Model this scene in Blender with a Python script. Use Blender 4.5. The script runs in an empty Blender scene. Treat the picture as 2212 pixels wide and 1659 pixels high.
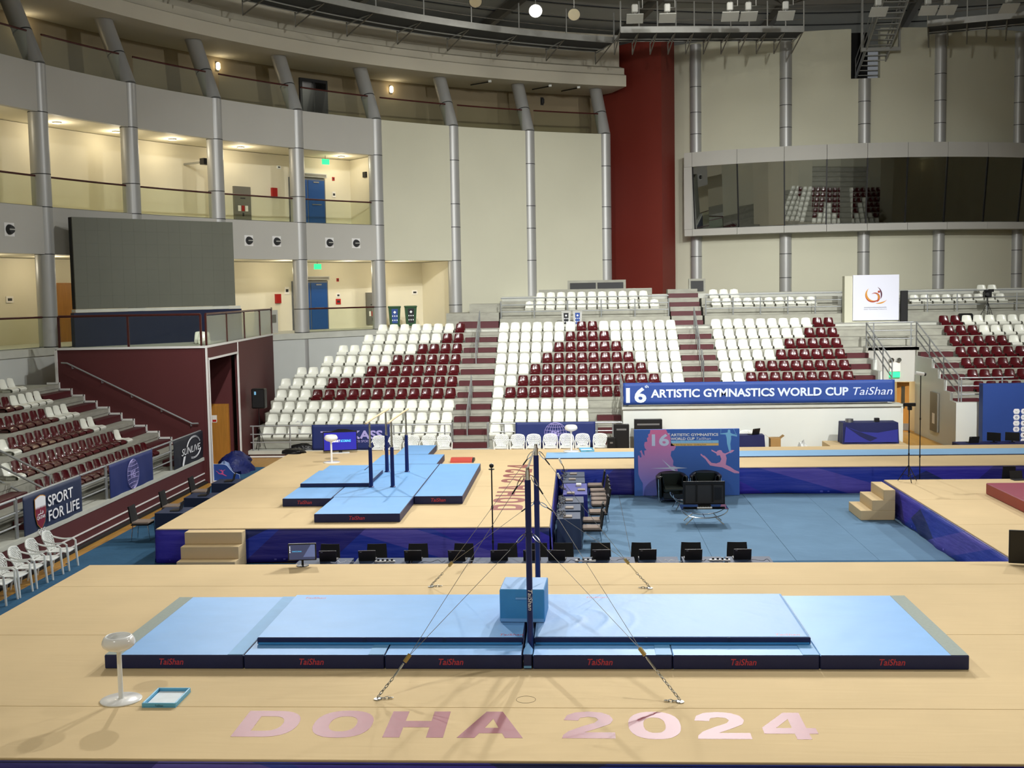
import bpy, math, random
from mathutils import Vector, Matrix
random.seed(7)
SC = bpy.context.scene
COL = SC.collection
PI = math.pi

# ------------------------------------------------------------------ camera
F_PX, YAW, PITCH, ROLL = 2468.634, 0.0581, 0.0803, -0.0177
CAM = Vector((0.7535, -15.4701, 5.2216))
def make_camera():
    cy, sy, cp, sp = math.cos(YAW), math.sin(YAW), math.cos(PITCH), math.sin(PITCH)
    f = Vector((-sy*cp, cy*cp, -sp)); r = Vector((cy, sy, 0)); u = r.cross(f)
    cr, sr = math.cos(ROLL), math.sin(ROLL)
    r, u = cr*r + sr*u, -sr*r + cr*u
    cd = bpy.data.cameras.new('camera'); co = bpy.data.objects.new('camera', cd); COL.objects.link(co)
    cd.sensor_fit = 'HORIZONTAL'; cd.sensor_width = 36.0; cd.lens = F_PX/2212*36.0
    cd.clip_start = 0.1; cd.clip_end = 300
    m = Matrix((r, u, -f)).transposed().to_4x4(); m.translation = CAM
    co.matrix_world = m
    SC.camera = co
make_camera()

# ------------------------------------------------------------------ world, exposure, arena lamps
SC.view_settings.view_transform = 'Standard'
SC.view_settings.look = 'None'
SC.view_settings.exposure = 0.0
SC.view_settings.gamma = 1.0
SC.view_settings.use_curve_mapping = False
w = bpy.data.worlds.new('world'); SC.world = w; w.use_nodes = True
w.node_tree.nodes['Background'].inputs[0].default_value = (0.9, 0.95, 1.0, 1)
w.node_tree.nodes['Background'].inputs[1].default_value = 0.15
SC.cycles.max_bounces = 4
SC.cycles.diffuse_bounces = 3
SC.cycles.glossy_bounces = 2
SC.cycles.transmission_bounces = 2
SC.cycles.transparent_max_bounces = 10
SC.cycles.use_adaptive_sampling = True
SC.cycles.adaptive_threshold = 0.06
SC.cycles.sample_clamp_indirect = 4.0

def flood(loc, target, power, spread=110, size=0.6, col=(1.0, 0.99, 0.965)):
    ld = bpy.data.lights.new('arena_flood', 'AREA'); ld.shape = 'DISK'; ld.size = size
    ld.energy = power; ld.color = col; ld.spread = math.radians(spread)
    o = bpy.data.objects.new('arena_flood', ld); COL.objects.link(o)
    o.location = loc
    o.rotation_euler = (Vector(target)-Vector(loc)).to_track_quat('-Z', 'Y').to_euler()
    return o
FLOODS = [  # ring of floodlights hung from the roof: those on the far side light the near podium, those on the near side the stands; the last is an added extra
    ((-11.5, 29.5, 18.6), (-2, 3, 0), 800, 72), ((3.8, 31.0, 18.6), (0, 2, 0), 720, 72), ((8.5, 35.0, 18.4), (1, 3, 0), 760, 72),
    ((18.0, 24.0, 17.2), (5, 8, 0), 420, 90), ((-9.0, -11.7, 16.0), (-1, 8, 0), 190, 80),
    ((26.0, 6.0, 16.2), (6, 10, 0), 420, 90), ((12.0, -12.0, 16.2), (2, 24, 0), 260, 70),
    ((-3.0, 2.0, 16.8), (-6, 31, 2), 640, 52), ((6.0, 5.0, 16.8), (4, 32, 3), 680, 52), ((15.0, 6.0, 16.8), (14, 32, 3), 640, 52),
    ((2.0, 16.0, 17.0), (-14, 14, 1), 360, 80), ((10.0, 18.0, 16.5), (9, 45, 9), 360, 100), ((3.0, 14.0, 16.5), (-9, 34, 8), 380, 110),
    ((8.0, 6.0, 17.0), (8, -15, 2), 900, 100),  # added lamp aimed at the rear stand so the windows can mirror it
]
for l, t, p, sp in FLOODS: flood(l, t, p, sp)

# ------------------------------------------------------------------ materials
def lin(h):
    h = h.lstrip('#'); v = [int(h[i:i+2], 16)/255 for i in (0, 2, 4)]
    return tuple((c/12.92 if c <= 0.04045 else ((c+0.055)/1.055)**2.4) for c in v)
MATS = {}
def mat(name, col, rough=0.6, metal=0.0, var=0.0, scale=4.0, bump=0.0, bscale=None, spec=0.5, coat=0.0, coat_rough=0.1,
        emit=None, estr=0.0, alpha=1.0, trans=0.0, ior=1.45, stretch=(1, 1, 1), detail=4.0):
    if name in MATS: return MATS[name]
    m = bpy.data.materials.new(name); m.use_nodes = True
    nt = m.node_tree; b = nt.nodes['Principled BSDF']
    c = lin(col) if isinstance(col, str) else col
    b.inputs['Base Color'].default_value = (*c, 1)
    b.inputs['Roughness'].default_value = rough
    b.inputs['Metallic'].default_value = metal
    b.inputs['Specular IOR Level'].default_value = spec
    b.inputs['Coat Weight'].default_value = coat
    b.inputs['Coat Roughness'].default_value = coat_rough
    b.inputs['Alpha'].default_value = alpha
    b.inputs['Transmission Weight'].default_value = trans
    b.inputs['IOR'].default_value = ior
    if emit is not None:
        b.inputs['Emission Color'].default_value = (*(lin(emit) if isinstance(emit, str) else emit), 1)
        b.inputs['Emission Strength'].default_value = estr
    if var or bump:
        tc = nt.nodes.new('ShaderNodeTexCoord'); mp = nt.nodes.new('ShaderNodeMapping')
        mp.inputs['Scale'].default_value = stretch
        nt.links.new(tc.outputs['Object'], mp.inputs['Vector'])
    if var:
        n = nt.nodes.new('ShaderNodeTexNoise'); n.inputs['Scale'].default_value = scale; n.inputs['Detail'].default_value = detail
        nt.links.new(mp.outputs[0], n.inputs['Vector'])
        r = nt.nodes.new('ShaderNodeMapRange'); r.inputs[1].default_value = 0.25; r.inputs[2].default_value = 0.75
        r.inputs[3].default_value = 1-var; r.inputs[4].default_value = 1+var
        nt.links.new(n.outputs['Fac'], r.inputs[0])
        x = nt.nodes.new('ShaderNodeVectorMath'); x.operation = 'SCALE'; x.inputs[0].default_value = c
        nt.links.new(r.outputs[0], x.inputs['Scale']); nt.links.new(x.outputs[0], b.inputs['Base Color'])
    if bump:
        n2 = nt.nodes.new('ShaderNodeTexNoise'); n2.inputs['Scale'].default_value = bscale or scale; n2.inputs['Detail'].default_value = 3
        nt.links.new(mp.outputs[0], n2.inputs['Vector'])
        bp = nt.nodes.new('ShaderNodeBump'); bp.inputs['Strength'].default_value = bump; bp.inputs['Distance'].default_value = 0.05
        nt.links.new(n2.outputs['Fac'], bp.inputs['Height']); nt.links.new(bp.outputs[0], b.inputs['Normal'])
    MATS[name] = m
    return m
def M(n): return MATS[n]

mat('cream', '#c8c7b2', 0.75, var=0.03, scale=0.4)
mat('warmroom', '#ddd6bd', 0.75, var=0.04, scale=0.6)
mat('fascia', '#b6b5ae', 0.65, var=0.03, scale=0.5)
mat('greywall', '#c0c4c0', 0.7, var=0.05, scale=0.6)
mat('white_wall', '#d2d6d0', 0.6, var=0.03, scale=0.8)
mat('steel_column', '#adaeac', 0.42, 0.35, var=0.03, scale=1.0)
mat('joint', '#3a3b3c', 0.5, 0.5)
mat('soffit', '#c2bdac', 0.8, var=0.03, scale=0.5)
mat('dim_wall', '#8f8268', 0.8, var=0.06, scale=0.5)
mat('roof', '#a2a39c', 0.8, var=0.1, scale=0.5)
mat('roof_dark', '#303234', 0.8)
mat('truss', '#6e6b63', 0.6, 0.3)
mat('galv', '#9b9c98', 0.5, 0.5, var=0.05, scale=6)
mat('redtower', '#74291f', 0.6, var=0.05, scale=0.3)
mat('maroonwall', '#542426', 0.65, var=0.06, scale=0.6)
mat('whitetrim', '#e3e3e0', 0.5)
mat('concrete', '#9a9a8e', 0.8, var=0.16, scale=2.2, stretch=(1, 1, 2.5))
mat('concrete_light', '#bcbeb4', 0.75, var=0.10, scale=2.0)
mat('aisle_maroon', '#4b151c', 0.5, var=0.08, scale=3)
mat('wood_floor', '#b98a3c', 0.35, var=0.18, scale=3, stretch=(6, 0.5, 1))
mat('carpet_blue', '#3b617f', 0.95, var=0.10, scale=1.2, bump=0.25, bscale=5, stretch=(1, 1.2, 1), spec=0.1)
mat('rubber_black', '#161616', 0.7)
mat('black', '#0c0c0d', 0.45)
mat('black_matte', '#101011', 0.8)
mat('dark_grey', '#2b2c2e', 0.6)
mat('chrome', '#dcdcdc', 0.12, 1.0)
mat('steel', '#a9aaa8', 0.35, 0.9)
mat('rail_grey', '#a3a7a8', 0.4, 0.5)
mat('rail_maroon', '#431713', 0.4)
mat('white_gloss', '#efefec', 0.2, coat=0.4)
mat('white_plastic', '#ecefea', 0.35)
mat('seat_white', '#e4e6da', 0.28, spec=0.5, coat=0.3)
mat('seat_maroon', '#4a1016', 0.22, spec=0.5, coat=0.6)
mat('navy', '#141f47', 0.6, var=0.06, scale=3)
def glass_mat(name, tint, refl=0.06, rough=0.0, gmin=0.04, opacity=0.0, body='#202020'):
    m = bpy.data.materials.new(name); m.use_nodes = True; nt = m.node_tree
    for n in list(nt.nodes): nt.nodes.remove(n)
    out = nt.nodes.new('ShaderNodeOutputMaterial'); mx = nt.nodes.new('ShaderNodeMixShader')
    tr = nt.nodes.new('ShaderNodeBsdfTransparent'); gl = nt.nodes.new('ShaderNodeBsdfGlossy'); fr = nt.nodes.new('ShaderNodeMath'); fr.operation = 'POWER'; lw = nt.nodes.new('ShaderNodeLayerWeight'); lw.inputs[0].default_value = 0.5; nt.links.new(lw.outputs['Facing'], fr.inputs[0]); fr.inputs[1].default_value = 4.0
    tr.inputs[0].default_value = (*lin(tint), 1); gl.inputs['Roughness'].default_value = rough; gl.inputs[0].default_value = (0.9, 0.92, 0.9, 1)
    ad = nt.nodes.new('ShaderNodeMath'); ad.operation = 'ADD'; ad.inputs[1].default_value = refl; ad.use_clamp = True
    nt.links.new(fr.outputs[0], ad.inputs[0]); nt.links.new(ad.outputs[0], mx.inputs[0])
    base = tr
    if opacity:
        df = nt.nodes.new('ShaderNodeBsdfDiffuse'); df.inputs[0].default_value = (*lin(body), 1)
        m2 = nt.nodes.new('ShaderNodeMixShader'); m2.inputs[0].default_value = opacity
        nt.links.new(tr.outputs[0], m2.inputs[1]); nt.links.new(df.outputs[0], m2.inputs[2]); base = m2
    nt.links.new(base.outputs[0], mx.inputs[1]); nt.links.new(gl.outputs[0], mx.inputs[2]); nt.links.new(mx.outputs[0], out.inputs[0])
    MATS[name] = m; return m
glass_mat('glass', '#f5f8f2', 0.015, 0.35)
glass_mat('glass_dark', '#7d807a', 0.36, 0.015)

# ------------------------------------------------------------------ mesh helpers
class MB:
    def __init__(s): s.v = []; s.f = []; s.m = []; s.mi = 0
    def add(s, vs, fs):
        o = len(s.v); s.v += [tuple(p) for p in vs]; s.f += [tuple(i+o for i in f) for f in fs]; s.m += [s.mi]*len(fs); return s
    def box(s, x0, x1, y0, y1, z0, z1):
        return s.add([(x0,y0,z0),(x1,y0,z0),(x1,y1,z0),(x0,y1,z0),(x0,y0,z1),(x1,y0,z1),(x1,y1,z1),(x0,y1,z1)],
                     [(0,3,2,1),(4,5,6,7),(0,1,5,4),(1,2,6,5),(2,3,7,6),(3,0,4,7)])
    def obox(s, c, ax, hx, hy, hz):
        # oriented box: centre, 3 unit axes, half sizes
        X, Y, Z = [Vector(a) for a in ax]; c = Vector(c); vs = []
        for k in (-1, 1):
            for (i, j) in ((-1,-1),(1,-1),(1,1),(-1,1)): vs.append(c+X*hx*i+Y*hy*j+Z*hz*k)
        return s.add(vs, [(0,3,2,1),(4,5,6,7),(0,1,5,4),(1,2,6,5),(2,3,7,6),(3,0,4,7)])
    def rbox(s, x0, x1, y0, y1, z0, z1, b):
        # box with bevelled edges (chamfer b)
        xs=(x0,x1); ys=(y0,y1); zs=(z0,z1); vs=[]; idx={}
        for i in (0,1):
            for j in (0,1):
                for k in (0,1):
                    sx=1 if i==0 else -1; sy=1 if j==0 else -1; sz=1 if k==0 else -1
                    for a in range(3):
                        p=[xs[i]+sx*b, ys[j]+sy*b, zs[k]+sz*b]
                        p[a]=(xs[i],ys[j],zs[k])[a]
                        idx[(i,j,k,a)]=len(vs); vs.append(tuple(p))
        fs=[]
        g=lambda i,j,k,a: idx[(i,j,k,a)]
        for i in (0,1):
            q=[g(i,0,0,0),g(i,1,0,0),g(i,1,1,0),g(i,0,1,0)]; fs.append(q if i else q[::-1])
            q=[g(0,i,0,1),g(0,i,1,1),g(1,i,1,1),g(1,i,0,1)]; fs.append(q if i else q[::-1])
            q=[g(0,0,i,2),g(1,0,i,2),g(1,1,i,2),g(0,1,i,2)]; fs.append(q if i else q[::-1])
        for i in (0,1):
            for j in (0,1):
                fs.append([g(i,j,0,0),g(i,j,0,1),g(i,j,1,1),g(i,j,1,0)])
                fs.append([g(i,0,j,0),g(i,0,j,2),g(i,1,j,2),g(i,1,j,0)])
                fs.append([g(0,i,j,1),g(0,i,j,2),g(1,i,j,2),g(1,i,j,1)])
                for k in (0,1): fs.append([g(i,j,k,0),g(i,j,k,1),g(i,j,k,2)])
        return s.add(vs, fs)
    def quad(s, a, b, c, d): return s.add([a, b, c, d], [(0,1,2,3)])
    def prism(s, poly, axis, a, b):
        # extrude 2-D polygon along axis from a to b; the other two axes in cyclic order
        n = len(poly)
        def P(u, v, t): return {'x': (t,u,v), 'y': (u,t,v), 'z': (u,v,t)}[axis]
        vs = [P(u,v,a) for u,v in poly]+[P(u,v,b) for u,v in poly]
        return s.add(vs, [tuple(range(n))[::-1], tuple(range(n, 2*n))]+[(i,(i+1)%n,n+(i+1)%n,n+i) for i in range(n)])
    def tube(s, path, r, n=8, cap=True):
        path = [Vector(p) for p in path]; k = len(path); rs = r if isinstance(r, (list, tuple)) else [r]*k
        vs = []; prev = None
        for i, p in enumerate(path):
            d = (path[min(i+1,k-1)]-path[max(i-1,0)]).normalized()
            if prev is None:
                u = d.cross(Vector((0,0,1)));
                if u.length < 1e-3: u = d.cross(Vector((1,0,0)))
                u.normalize()
            else:
                u = prev - d*prev.dot(d); u.normalize()
            prev = u; v = d.cross(u)
            for j in range(n):
                a = 2*PI*j/n; vs.append(p+(u*math.cos(a)+v*math.sin(a))*rs[i])
        fs = []
        for i in range(k-1):
            for j in range(n):
                fs.append((i*n+j, (i+1)*n+j, (i+1)*n+(j+1)%n, i*n+(j+1)%n))
        if cap: fs += [tuple(range(n)), tuple(range((k-1)*n, k*n))[::-1]]
        return s.add(vs, fs)
    def cyl(s, x, y, z0, z1, r, n=16, r2=None): return s.lathe(x, y, [(0,z0),(r,z0),(r if r2 is None else r2,z1),(0,z1)], n)
    def lathe(s, x, y, prof, n=24):
        vs = []; k = len(prof)
        for j in range(n):
            a = 2*PI*j/n
            for r, z in prof: vs.append((x+r*math.cos(a), y+r*math.sin(a), z))
        fs = []
        for j in range(n):
            for i in range(k-1):
                a, b, c, d = j*k+i, ((j+1)%n)*k+i, ((j+1)%n)*k+i+1, j*k+i+1
                if prof[i][0] == 0: fs.append((a, c, d))
                elif prof[i+1][0] == 0: fs.append((a, b, d))
                else: fs.append((a, b, c, d))
        return s.add(vs, fs)
    def arc(s, K, prof, a0, a1, n, closed=True):
        # sweep closed (radius,z) profile round centre K between angles in degrees
        k = len(prof); vs = []
        for j in range(n+1):
            a = math.radians(a0+(a1-a0)*j/n)
            for r, z in prof: vs.append((K[0]+r*math.cos(a), K[1]+r*math.sin(a), z))
        fs = []
        for j in range(n):
            for i in range(k if closed else k-1):
                fs.append((j*k+i, j*k+(i+1)%k, (j+1)*k+(i+1)%k, (j+1)*k+i))
        if closed: fs += [tuple(range(k))[::-1], tuple(range(n*k, n*k+k))]
        return s.add(vs, fs)
    def build(s, name, m, parent=None, smooth=False, label=None, cat=None, group=None, kind=None, loc=None):
        me = bpy.data.meshes.new(name)
        off = Vector((0,0,0))
        if parent is not None: off = parent.get('_o') and Vector(parent['_o']) or Vector((0,0,0))
        elif loc is not None: off = Vector(loc)
        me.from_pydata([tuple(Vector(p)-off) for p in s.v] if off.length else s.v, [], s.f)
        ms = m if isinstance(m, (list, tuple)) else [m]
        for x in ms: me.materials.append(M(x) if isinstance(x, str) else x)
        if len(ms) > 1: me.polygons.foreach_set('material_index', s.m)
        if smooth:
            me.polygons.foreach_set('use_smooth', [True]*len(me.polygons))
            if smooth != 'all' and hasattr(me, 'set_sharp_from_angle'): me.set_sharp_from_angle(angle=math.radians(40))
        me.update()
        o = bpy.data.objects.new(name, me); COL.objects.link(o)
        if parent is not None: o.parent = parent; o['_o'] = tuple(off)
        elif loc is not None: o.location = loc; o['_o'] = tuple(off)
        return tag(o, label, cat, group, kind)
def tag(o, label=None, cat=None, group=None, kind=None):
    if label: o['label'] = label
    if cat: o['category'] = cat
    if group: o['group'] = group
    if kind: o['kind'] = kind
    return o
def thing(name, loc, label, cat, group=None, rz=0.0):
    # Empty at the base of a thing; parts made with world coordinates are shifted by _o
    o = bpy.data.objects.new(name, None); COL.objects.link(o); o.location = loc; o.rotation_euler = (0,0,rz)
    o.empty_display_size = 0.1; o['_o'] = tuple(loc)
    return tag(o, label, cat, group)
def local(o): o['_o'] = (0.0, 0.0, 0.0); return o
def copy_tree(o, loc=None, rz=None, label=None, parent=None):
    c = o.copy(); COL.objects.link(c)
    if parent is not None: c.parent = parent
    if loc is not None: c.location = loc
    if rz is not None: c.rotation_euler = (0,0,rz)
    if label: c['label'] = label
    for ch in [x for x in KIDS.get(o.name, [])]: KIDS.setdefault(c.name, []).append(copy_tree(ch, parent=c))
    return c
KIDS = {}
def reg(o):
    # remember a prototype's children so that copies can be made quickly
    KIDS[o.name] = list(o.children)
    for ch in o.children: reg(ch)
    return o
def struct(mb, name, m, label, cat=None, parent=None, smooth=False, kind='structure'):
    return mb.build(name, m, parent, smooth, label, cat, None, kind)
def smoothpath(pts, n=6):
    # Catmull-Rom through points
    P = [Vector(p) for p in pts]; out = []
    for i in range(len(P)-1):
        p0, p1, p2, p3 = P[max(i-1,0)], P[i], P[i+1], P[min(i+2,len(P)-1)]
        for k in range(n):
            t = k/n
            out.append(0.5*((2*p1)+(p2-p0)*t+(2*p0-5*p1+4*p2-p3)*t*t+(3*p1-p0-3*p2+p3)*t**3))
    out.append(P[-1]); return out
_txt = {}
def text_mesh(txt, size, bold=0.0, shear=0.0, sx=1.0, depth=0.0, align='LEFT', spacing=1.0):
    cu = bpy.data.curves.new('txt', 'FONT'); cu.body = txt; cu.size = size; cu.offset = bold*size; cu.shear = shear
    cu.extrude = depth; cu.align_x = align; cu.space_character = spacing; cu.resolution_u = 3; cu.fill_mode = 'FRONT' if depth == 0 else 'BOTH'
    o = bpy.data.objects.new('txt', cu); COL.objects.link(o)
    bpy.context.view_layer.update()
    dg = bpy.context.evaluated_depsgraph_get()
    me = bpy.data.meshes.new_from_object(o.evaluated_get(dg))
    bpy.data.objects.remove(o); bpy.data.curves.remove(cu)
    for v in me.vertices: v.co.x *= sx
    return me
def text_obj(name, txt, size, m, origin, ex, ey, bold=0.0, shear=0.0, sx=None, width=None, depth=0.0, align='LEFT', parent=None, spacing=1.0, lift=0.0, kind=None):
    # lettering laid in the plane spanned by ex (reading direction) and ey (up)
    me = text_mesh(txt, size, bold, shear, 1.0, depth, 'LEFT', spacing)
    xs = [v.co.x for v in me.vertices]; x0, x1 = min(xs), max(xs)
    k = (width/(x1-x0)) if width else (sx or 1.0)
    W = (x1-x0)*k; sh = {'LEFT': 0, 'CENTER': -W/2, 'RIGHT': -W}[align]
    X = Vector(ex).normalized(); Y = Vector(ey).normalized(); N = X.cross(Y)
    off = Vector(parent['_o']) if parent is not None and parent.get('_o') else Vector((0,0,0))
    O = Vector(origin)-off
    for v in me.vertices: v.co = O+X*((v.co.x-x0)*k+sh)+Y*v.co.y+N*(v.co.z+lift)
    me.materials.clear(); me.materials.append(M(m) if isinstance(m, str) else m); me.name = name
    o = bpy.data.objects.new(name, me); COL.objects.link(o)
    if parent is not None: o.parent = parent; o['_o'] = tuple(off)
    if kind: o['kind'] = kind
    return o
# ------------------------------------------------------------------ arena shell
K = (15.43, 11.79); R0 = 34.38            # centre and radius of the ring of columns
COLANG = [161.82-7.035*i for i in range(8)]
ZF, Z1, Z1T, Z2, Z2T, ZS = 3.62, 6.77, 8.35, 11.5, 13.1, 15.55
FL = -0.8
def P(r, a, z=0.0):
    a = math.radians(a); return Vector((K[0]+(R0+r)*math.cos(a), K[1]+(R0+r)*math.sin(a), z))
def A(prof): return [(R0+r, z) for r, z in prof]
struct(MB().arc(K, [(0.01, FL-0.2), (38, FL-0.2), (38, FL), (0.01, FL)], 0, 360, 72), 'floor', 'wood_floor', 'ochre timber arena floor showing beside the blue carpet')
struct(MB().arc(K, A([(0.2, FL), (0.5, FL), (0.5, 18.2), (0.2, 18.2)]), 187, 434, 60), 'wall_rear', 'cream', 'plain cream wall closing the round hall')
# concourse: retaining wall, slab, back wall
struct(MB().arc(K, A([(-0.3, FL), (-0.3, ZF-0.02), (0.0, ZF-0.02), (0.0, FL)]), 112.3, 187, 60), 'wall_retaining', 'greywall', 'pale grey curved retaining wall under the concourse')
struct(MB().arc(K, A([(-0.35, ZF-0.25), (4.2, ZF-0.25), (4.2, ZF), (-0.35, ZF)]), 112.3, 187, 60), 'floor_concourse', 'concrete_light', 'curved concourse floor slab')
struct(MB().arc(K, A([(3.3, ZF), (3.6, ZF), (3.6, Z1), (3.3, Z1)]), 120, 187, 50), 'wall_concourse', 'warmroom', 'warm cream back wall of the concourse')
struct(MB().arc(K, A([(0.0, Z1+0.02), (4.2, Z1+0.02), (4.2, Z1T), (0.0, Z1T)]), 112.3, 187, 50), 'ceiling_concourse', 'warmroom', 'ceiling slab above the concourse')
struct(MB().arc(K, A([(2.2, Z1T), (2.5, Z1T), (2.5, Z2), (2.2, Z2)]), 132.5, 187, 50), 'wall_balcony', 'warmroom', 'warm cream back wall of the middle balcony')
struct(MB().arc(K, A([(0.0, Z2+0.02), (4.2, Z2+0.02), (4.2, Z2T), (0.0, Z2T)]), 112.3, 187, 50), 'ceiling_balcony', 'warmroom', 'ceiling slab above the middle balcony')
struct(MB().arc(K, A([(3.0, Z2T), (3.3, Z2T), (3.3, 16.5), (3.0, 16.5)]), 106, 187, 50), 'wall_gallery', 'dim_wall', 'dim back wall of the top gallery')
# grey fascias between the columns
for i in range(-1, 5):
    a0 = COLANG[0]-7.035*i if i < 0 else COLANG[i]
    a1 = a0-7.035
    for j, (zb, zt) in enumerate(((Z1, Z1T), (Z2, Z2T))):
        if i == 4: continue
        struct(MB().arc(K, A([(-0.22, zb), (-0.0, zb), (-0.0, zt), (-0.22, zt)]), a1, a0, 8), 'trim_fascia', 'fascia',
               'grey %s fascia panel between round columns, bay %s from the screen' % ('lower' if j == 0 else 'upper', ['outside', 'first', 'second', 'third', 'fourth', 'fifth'][i+1]))
# cream infill walls right of the balconies
struct(MB().arc(K, A([(-0.19, Z1), (0.05, Z1), (0.05, Z2T), (-0.19, Z2T)]), COLANG[5], COLANG[4], 8), 'wall_infill', 'cream', 'cream wall panel above the concourse opening with wheelie bins')
for i in (5, 6):
    struct(MB().arc(K, A([(-0.19, 2.6), (0.05, 2.6), (0.05, Z2T), (-0.19, Z2T)]), COLANG[i+1], COLANG[i], 8), 'wall_infill', 'cream',
           'tall cream wall panel between columns, %s the dark red tower' % ('two bays before' if i == 5 else 'touching'))
def radial_wall(a, r0, r1, z0, z1, th, name, m, label):
    ex = Vector((math.cos(math.radians(a)), math.sin(math.radians(a)), 0)); ey = Vector((-ex.y, ex.x, 0))
    c = Vector((K[0], K[1], (z0+z1)/2))+ex*(R0+(r0+r1)/2)
    return struct(MB().obox(c, (ex, ey, (0,0,1)), (r1-r0)/2, th, (z1-z0)/2), name, m, label)
radial_wall(COLANG[4]-0.2, 0, 2.4, Z1T, Z2, 0.1, 'wall_end', 'warmroom', 'end wall of the middle balcony')
radial_wall(COLANG[5]-0.2, 0, 3.5, ZF, Z1, 0.1, 'wall_end', 'warmroom', 'end wall of the concourse behind the bins')
# soffit ring over the top gallery and the upstand behind the catwalk
struct(MB().arc(K, A([(2.4, ZS), (0.0, ZS), (0.0, 16.1), (0.25, 16.2), (0.25, 16.5), (0.9, 16.7), (0.9, 18.3), (3.3, 18.3), (3.3, ZS)]), 110.5, 187, 60), 'ceiling_soffit', 'soffit',
       'beige curved soffit beam over the top gallery', smooth=True)
# columns: upright shaft, leaning head above the top fascia, joints
for i in range(-1, 8):
    a = COLANG[0]-7.035*i if i >= 0 else COLANG[0]+7.035
    b = P(0, a); top = P(1.12, a, ZS+0.12); bend = P(0, a, Z2T)
    zb = ZF if i < 5 else 2.7
    if i in (0, 3): zb = 0.6
    c = thing('round_column', (b.x, b.y, zb), 'round steel-clad column with leaning head, %s' % ['outside', 'at the edge beside the left stand', 'behind the left half of the big screen', 'behind the right edge of the big screen', 'in front of the blue doors',
              'beside the wheelie bins', 'between concourse opening and cream wall', 'between the two tall cream wall panels', 'touching the dark red tower'][i+1], 'column', 'leaning columns round the balconies')
    c['kind'] = 'structure'
    m = MB(); m.tube([(b.x, b.y, zb), (b.x, b.y, Z2T)], 0.32, 24); m.build('shaft', 'steel_column', c, True)
    m = MB(); d = (top-bend)
    m.tube([bend-d.normalized()*0.05, top], 0.315, 24); m.build('leaning_head', 'steel_column', c, True)
    for z in (ZF+0.02, ZF+1.03, Z1, Z1T+1.1, Z1T, Z2):
        if z < zb: continue
        if i >= 5 and z < 4: continue
        MB().cyl(b.x, b.y, z-0.015, z+0.015, 0.324, 24).build('joint_ring', 'joint', c, True)
    q = bend+d*0.42
    MB().tube([q-d.normalized()*0.02, q+d.normalized()*0.02], 0.322, 24).build('joint_ring', 'joint', c, True)
# handrails and glass along the three balcony edges (one run per bay)
def edge_rail(a0, a1, z, r, name, label, posts=False, maroon=True, n=8, h=1.03):
    t = thing(name, P(r, (a0+a1)/2, z), label, 'railing', 'glass balustrades of the balconies')
    pts = [P(r, a0+(a1-a0)*j/n, z+h) for j in range(n+1)]
    MB().tube(pts, 0.035, 8).build('handrail', 'rail_maroon', t, True)
    MB().arc(K, A([(r-0.01, z), (r+0.01, z), (r+0.01, z+h-0.03), (r-0.01, z+h-0.03)]), a0, a1, n).build('glass_pane', 'glass', t, True)
    MB().arc(K, A([(r-0.03, z), (r+0.03, z), (r+0.03, z+0.03), (r-0.03, z+0.03)]), a0, a1, n).build('bottom_channel', 'steel', t)
    return t
g = 0.55
for i in range(-1, 5):
    a0 = COLANG[0]-7.035*i; a1 = a0-7.035
    if i < 4: edge_rail(a0-g, a1+g, Z1T, -0.05, 'glass_balustrade', 'glass balustrade with dark handrail, middle balcony, %s' % ['bay at the picture edge', 'bay over the screen, first', 'bay over the screen, second', 'bay with the grey cabinet', 'bay with the blue door'][i+1])
    if i in (-1, 3): edge_rail(a0-g, a1+g, ZF, -0.05, 'glass_balustrade', 'glass balustrade on the concourse edge, %s' % ('left of the first column' if i < 0 else 'below the blue door'))
for i in range(-1, 7):
    a0 = COLANG[0]-7.035*i; a1 = a0-7.035
    edge_rail(a0-g, a1+g, Z2T, 0.0, 'glass_balustrade', 'dark glass balustrade of the top gallery, %s bay from the picture edge' % ['first', 'second', 'third', 'fourth', 'fifth', 'sixth', 'seventh', 'last'][i+1])
# ------------------------------------------------------------------ dark red tower
T = [(2.23, 46.3), (5.12, 43.4), (5.9, 44.9), (5.9, 49), (2.2, 49)]
struct(MB().prism(T, 'z', 2.5, 17.9), 'wall_tower', 'redtower', 'dark red tall wall tower between the balconies and the drum')
# ------------------------------------------------------------------ drum with window box
KD = (15.5, 61.0)
def D(rr, t, z=0.0):
    t = math.radians(t); return Vector((KD[0]+rr*math.sin(t), KD[1]-rr*math.cos(t), z))
def drum_arc(m, prof, t0, t1, n): return m.arc(KD, prof, t0-90, t1-90, n)
for (t0, t1, z0, z1) in ((-33.5, -3.4, 2.5, 17.87), (-3.4, 1.1, 2.5, 15.45), (1.1, 40, 2.5, 17.87)):
    struct(drum_arc(MB(), [(17.6, z0), (18.0, z0), (18.0, z1), (17.6, z1)], t0, t1, max(2, int((t1-t0)*1.2))), 'wall_drum', 'cream', 'bulging cream wall of the drum behind the commentary windows')
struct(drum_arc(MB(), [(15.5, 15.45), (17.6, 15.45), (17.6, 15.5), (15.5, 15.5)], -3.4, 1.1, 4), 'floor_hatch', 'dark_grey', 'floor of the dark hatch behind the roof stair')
struct(drum_arc(MB(), [(15.4, 15.45), (15.5, 15.45), (15.5, 18.2), (15.4, 18.2)], -3.6, 1.3, 4), 'wall_hatch', 'black_matte', 'black back wall of the roof stair hatch')
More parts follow.
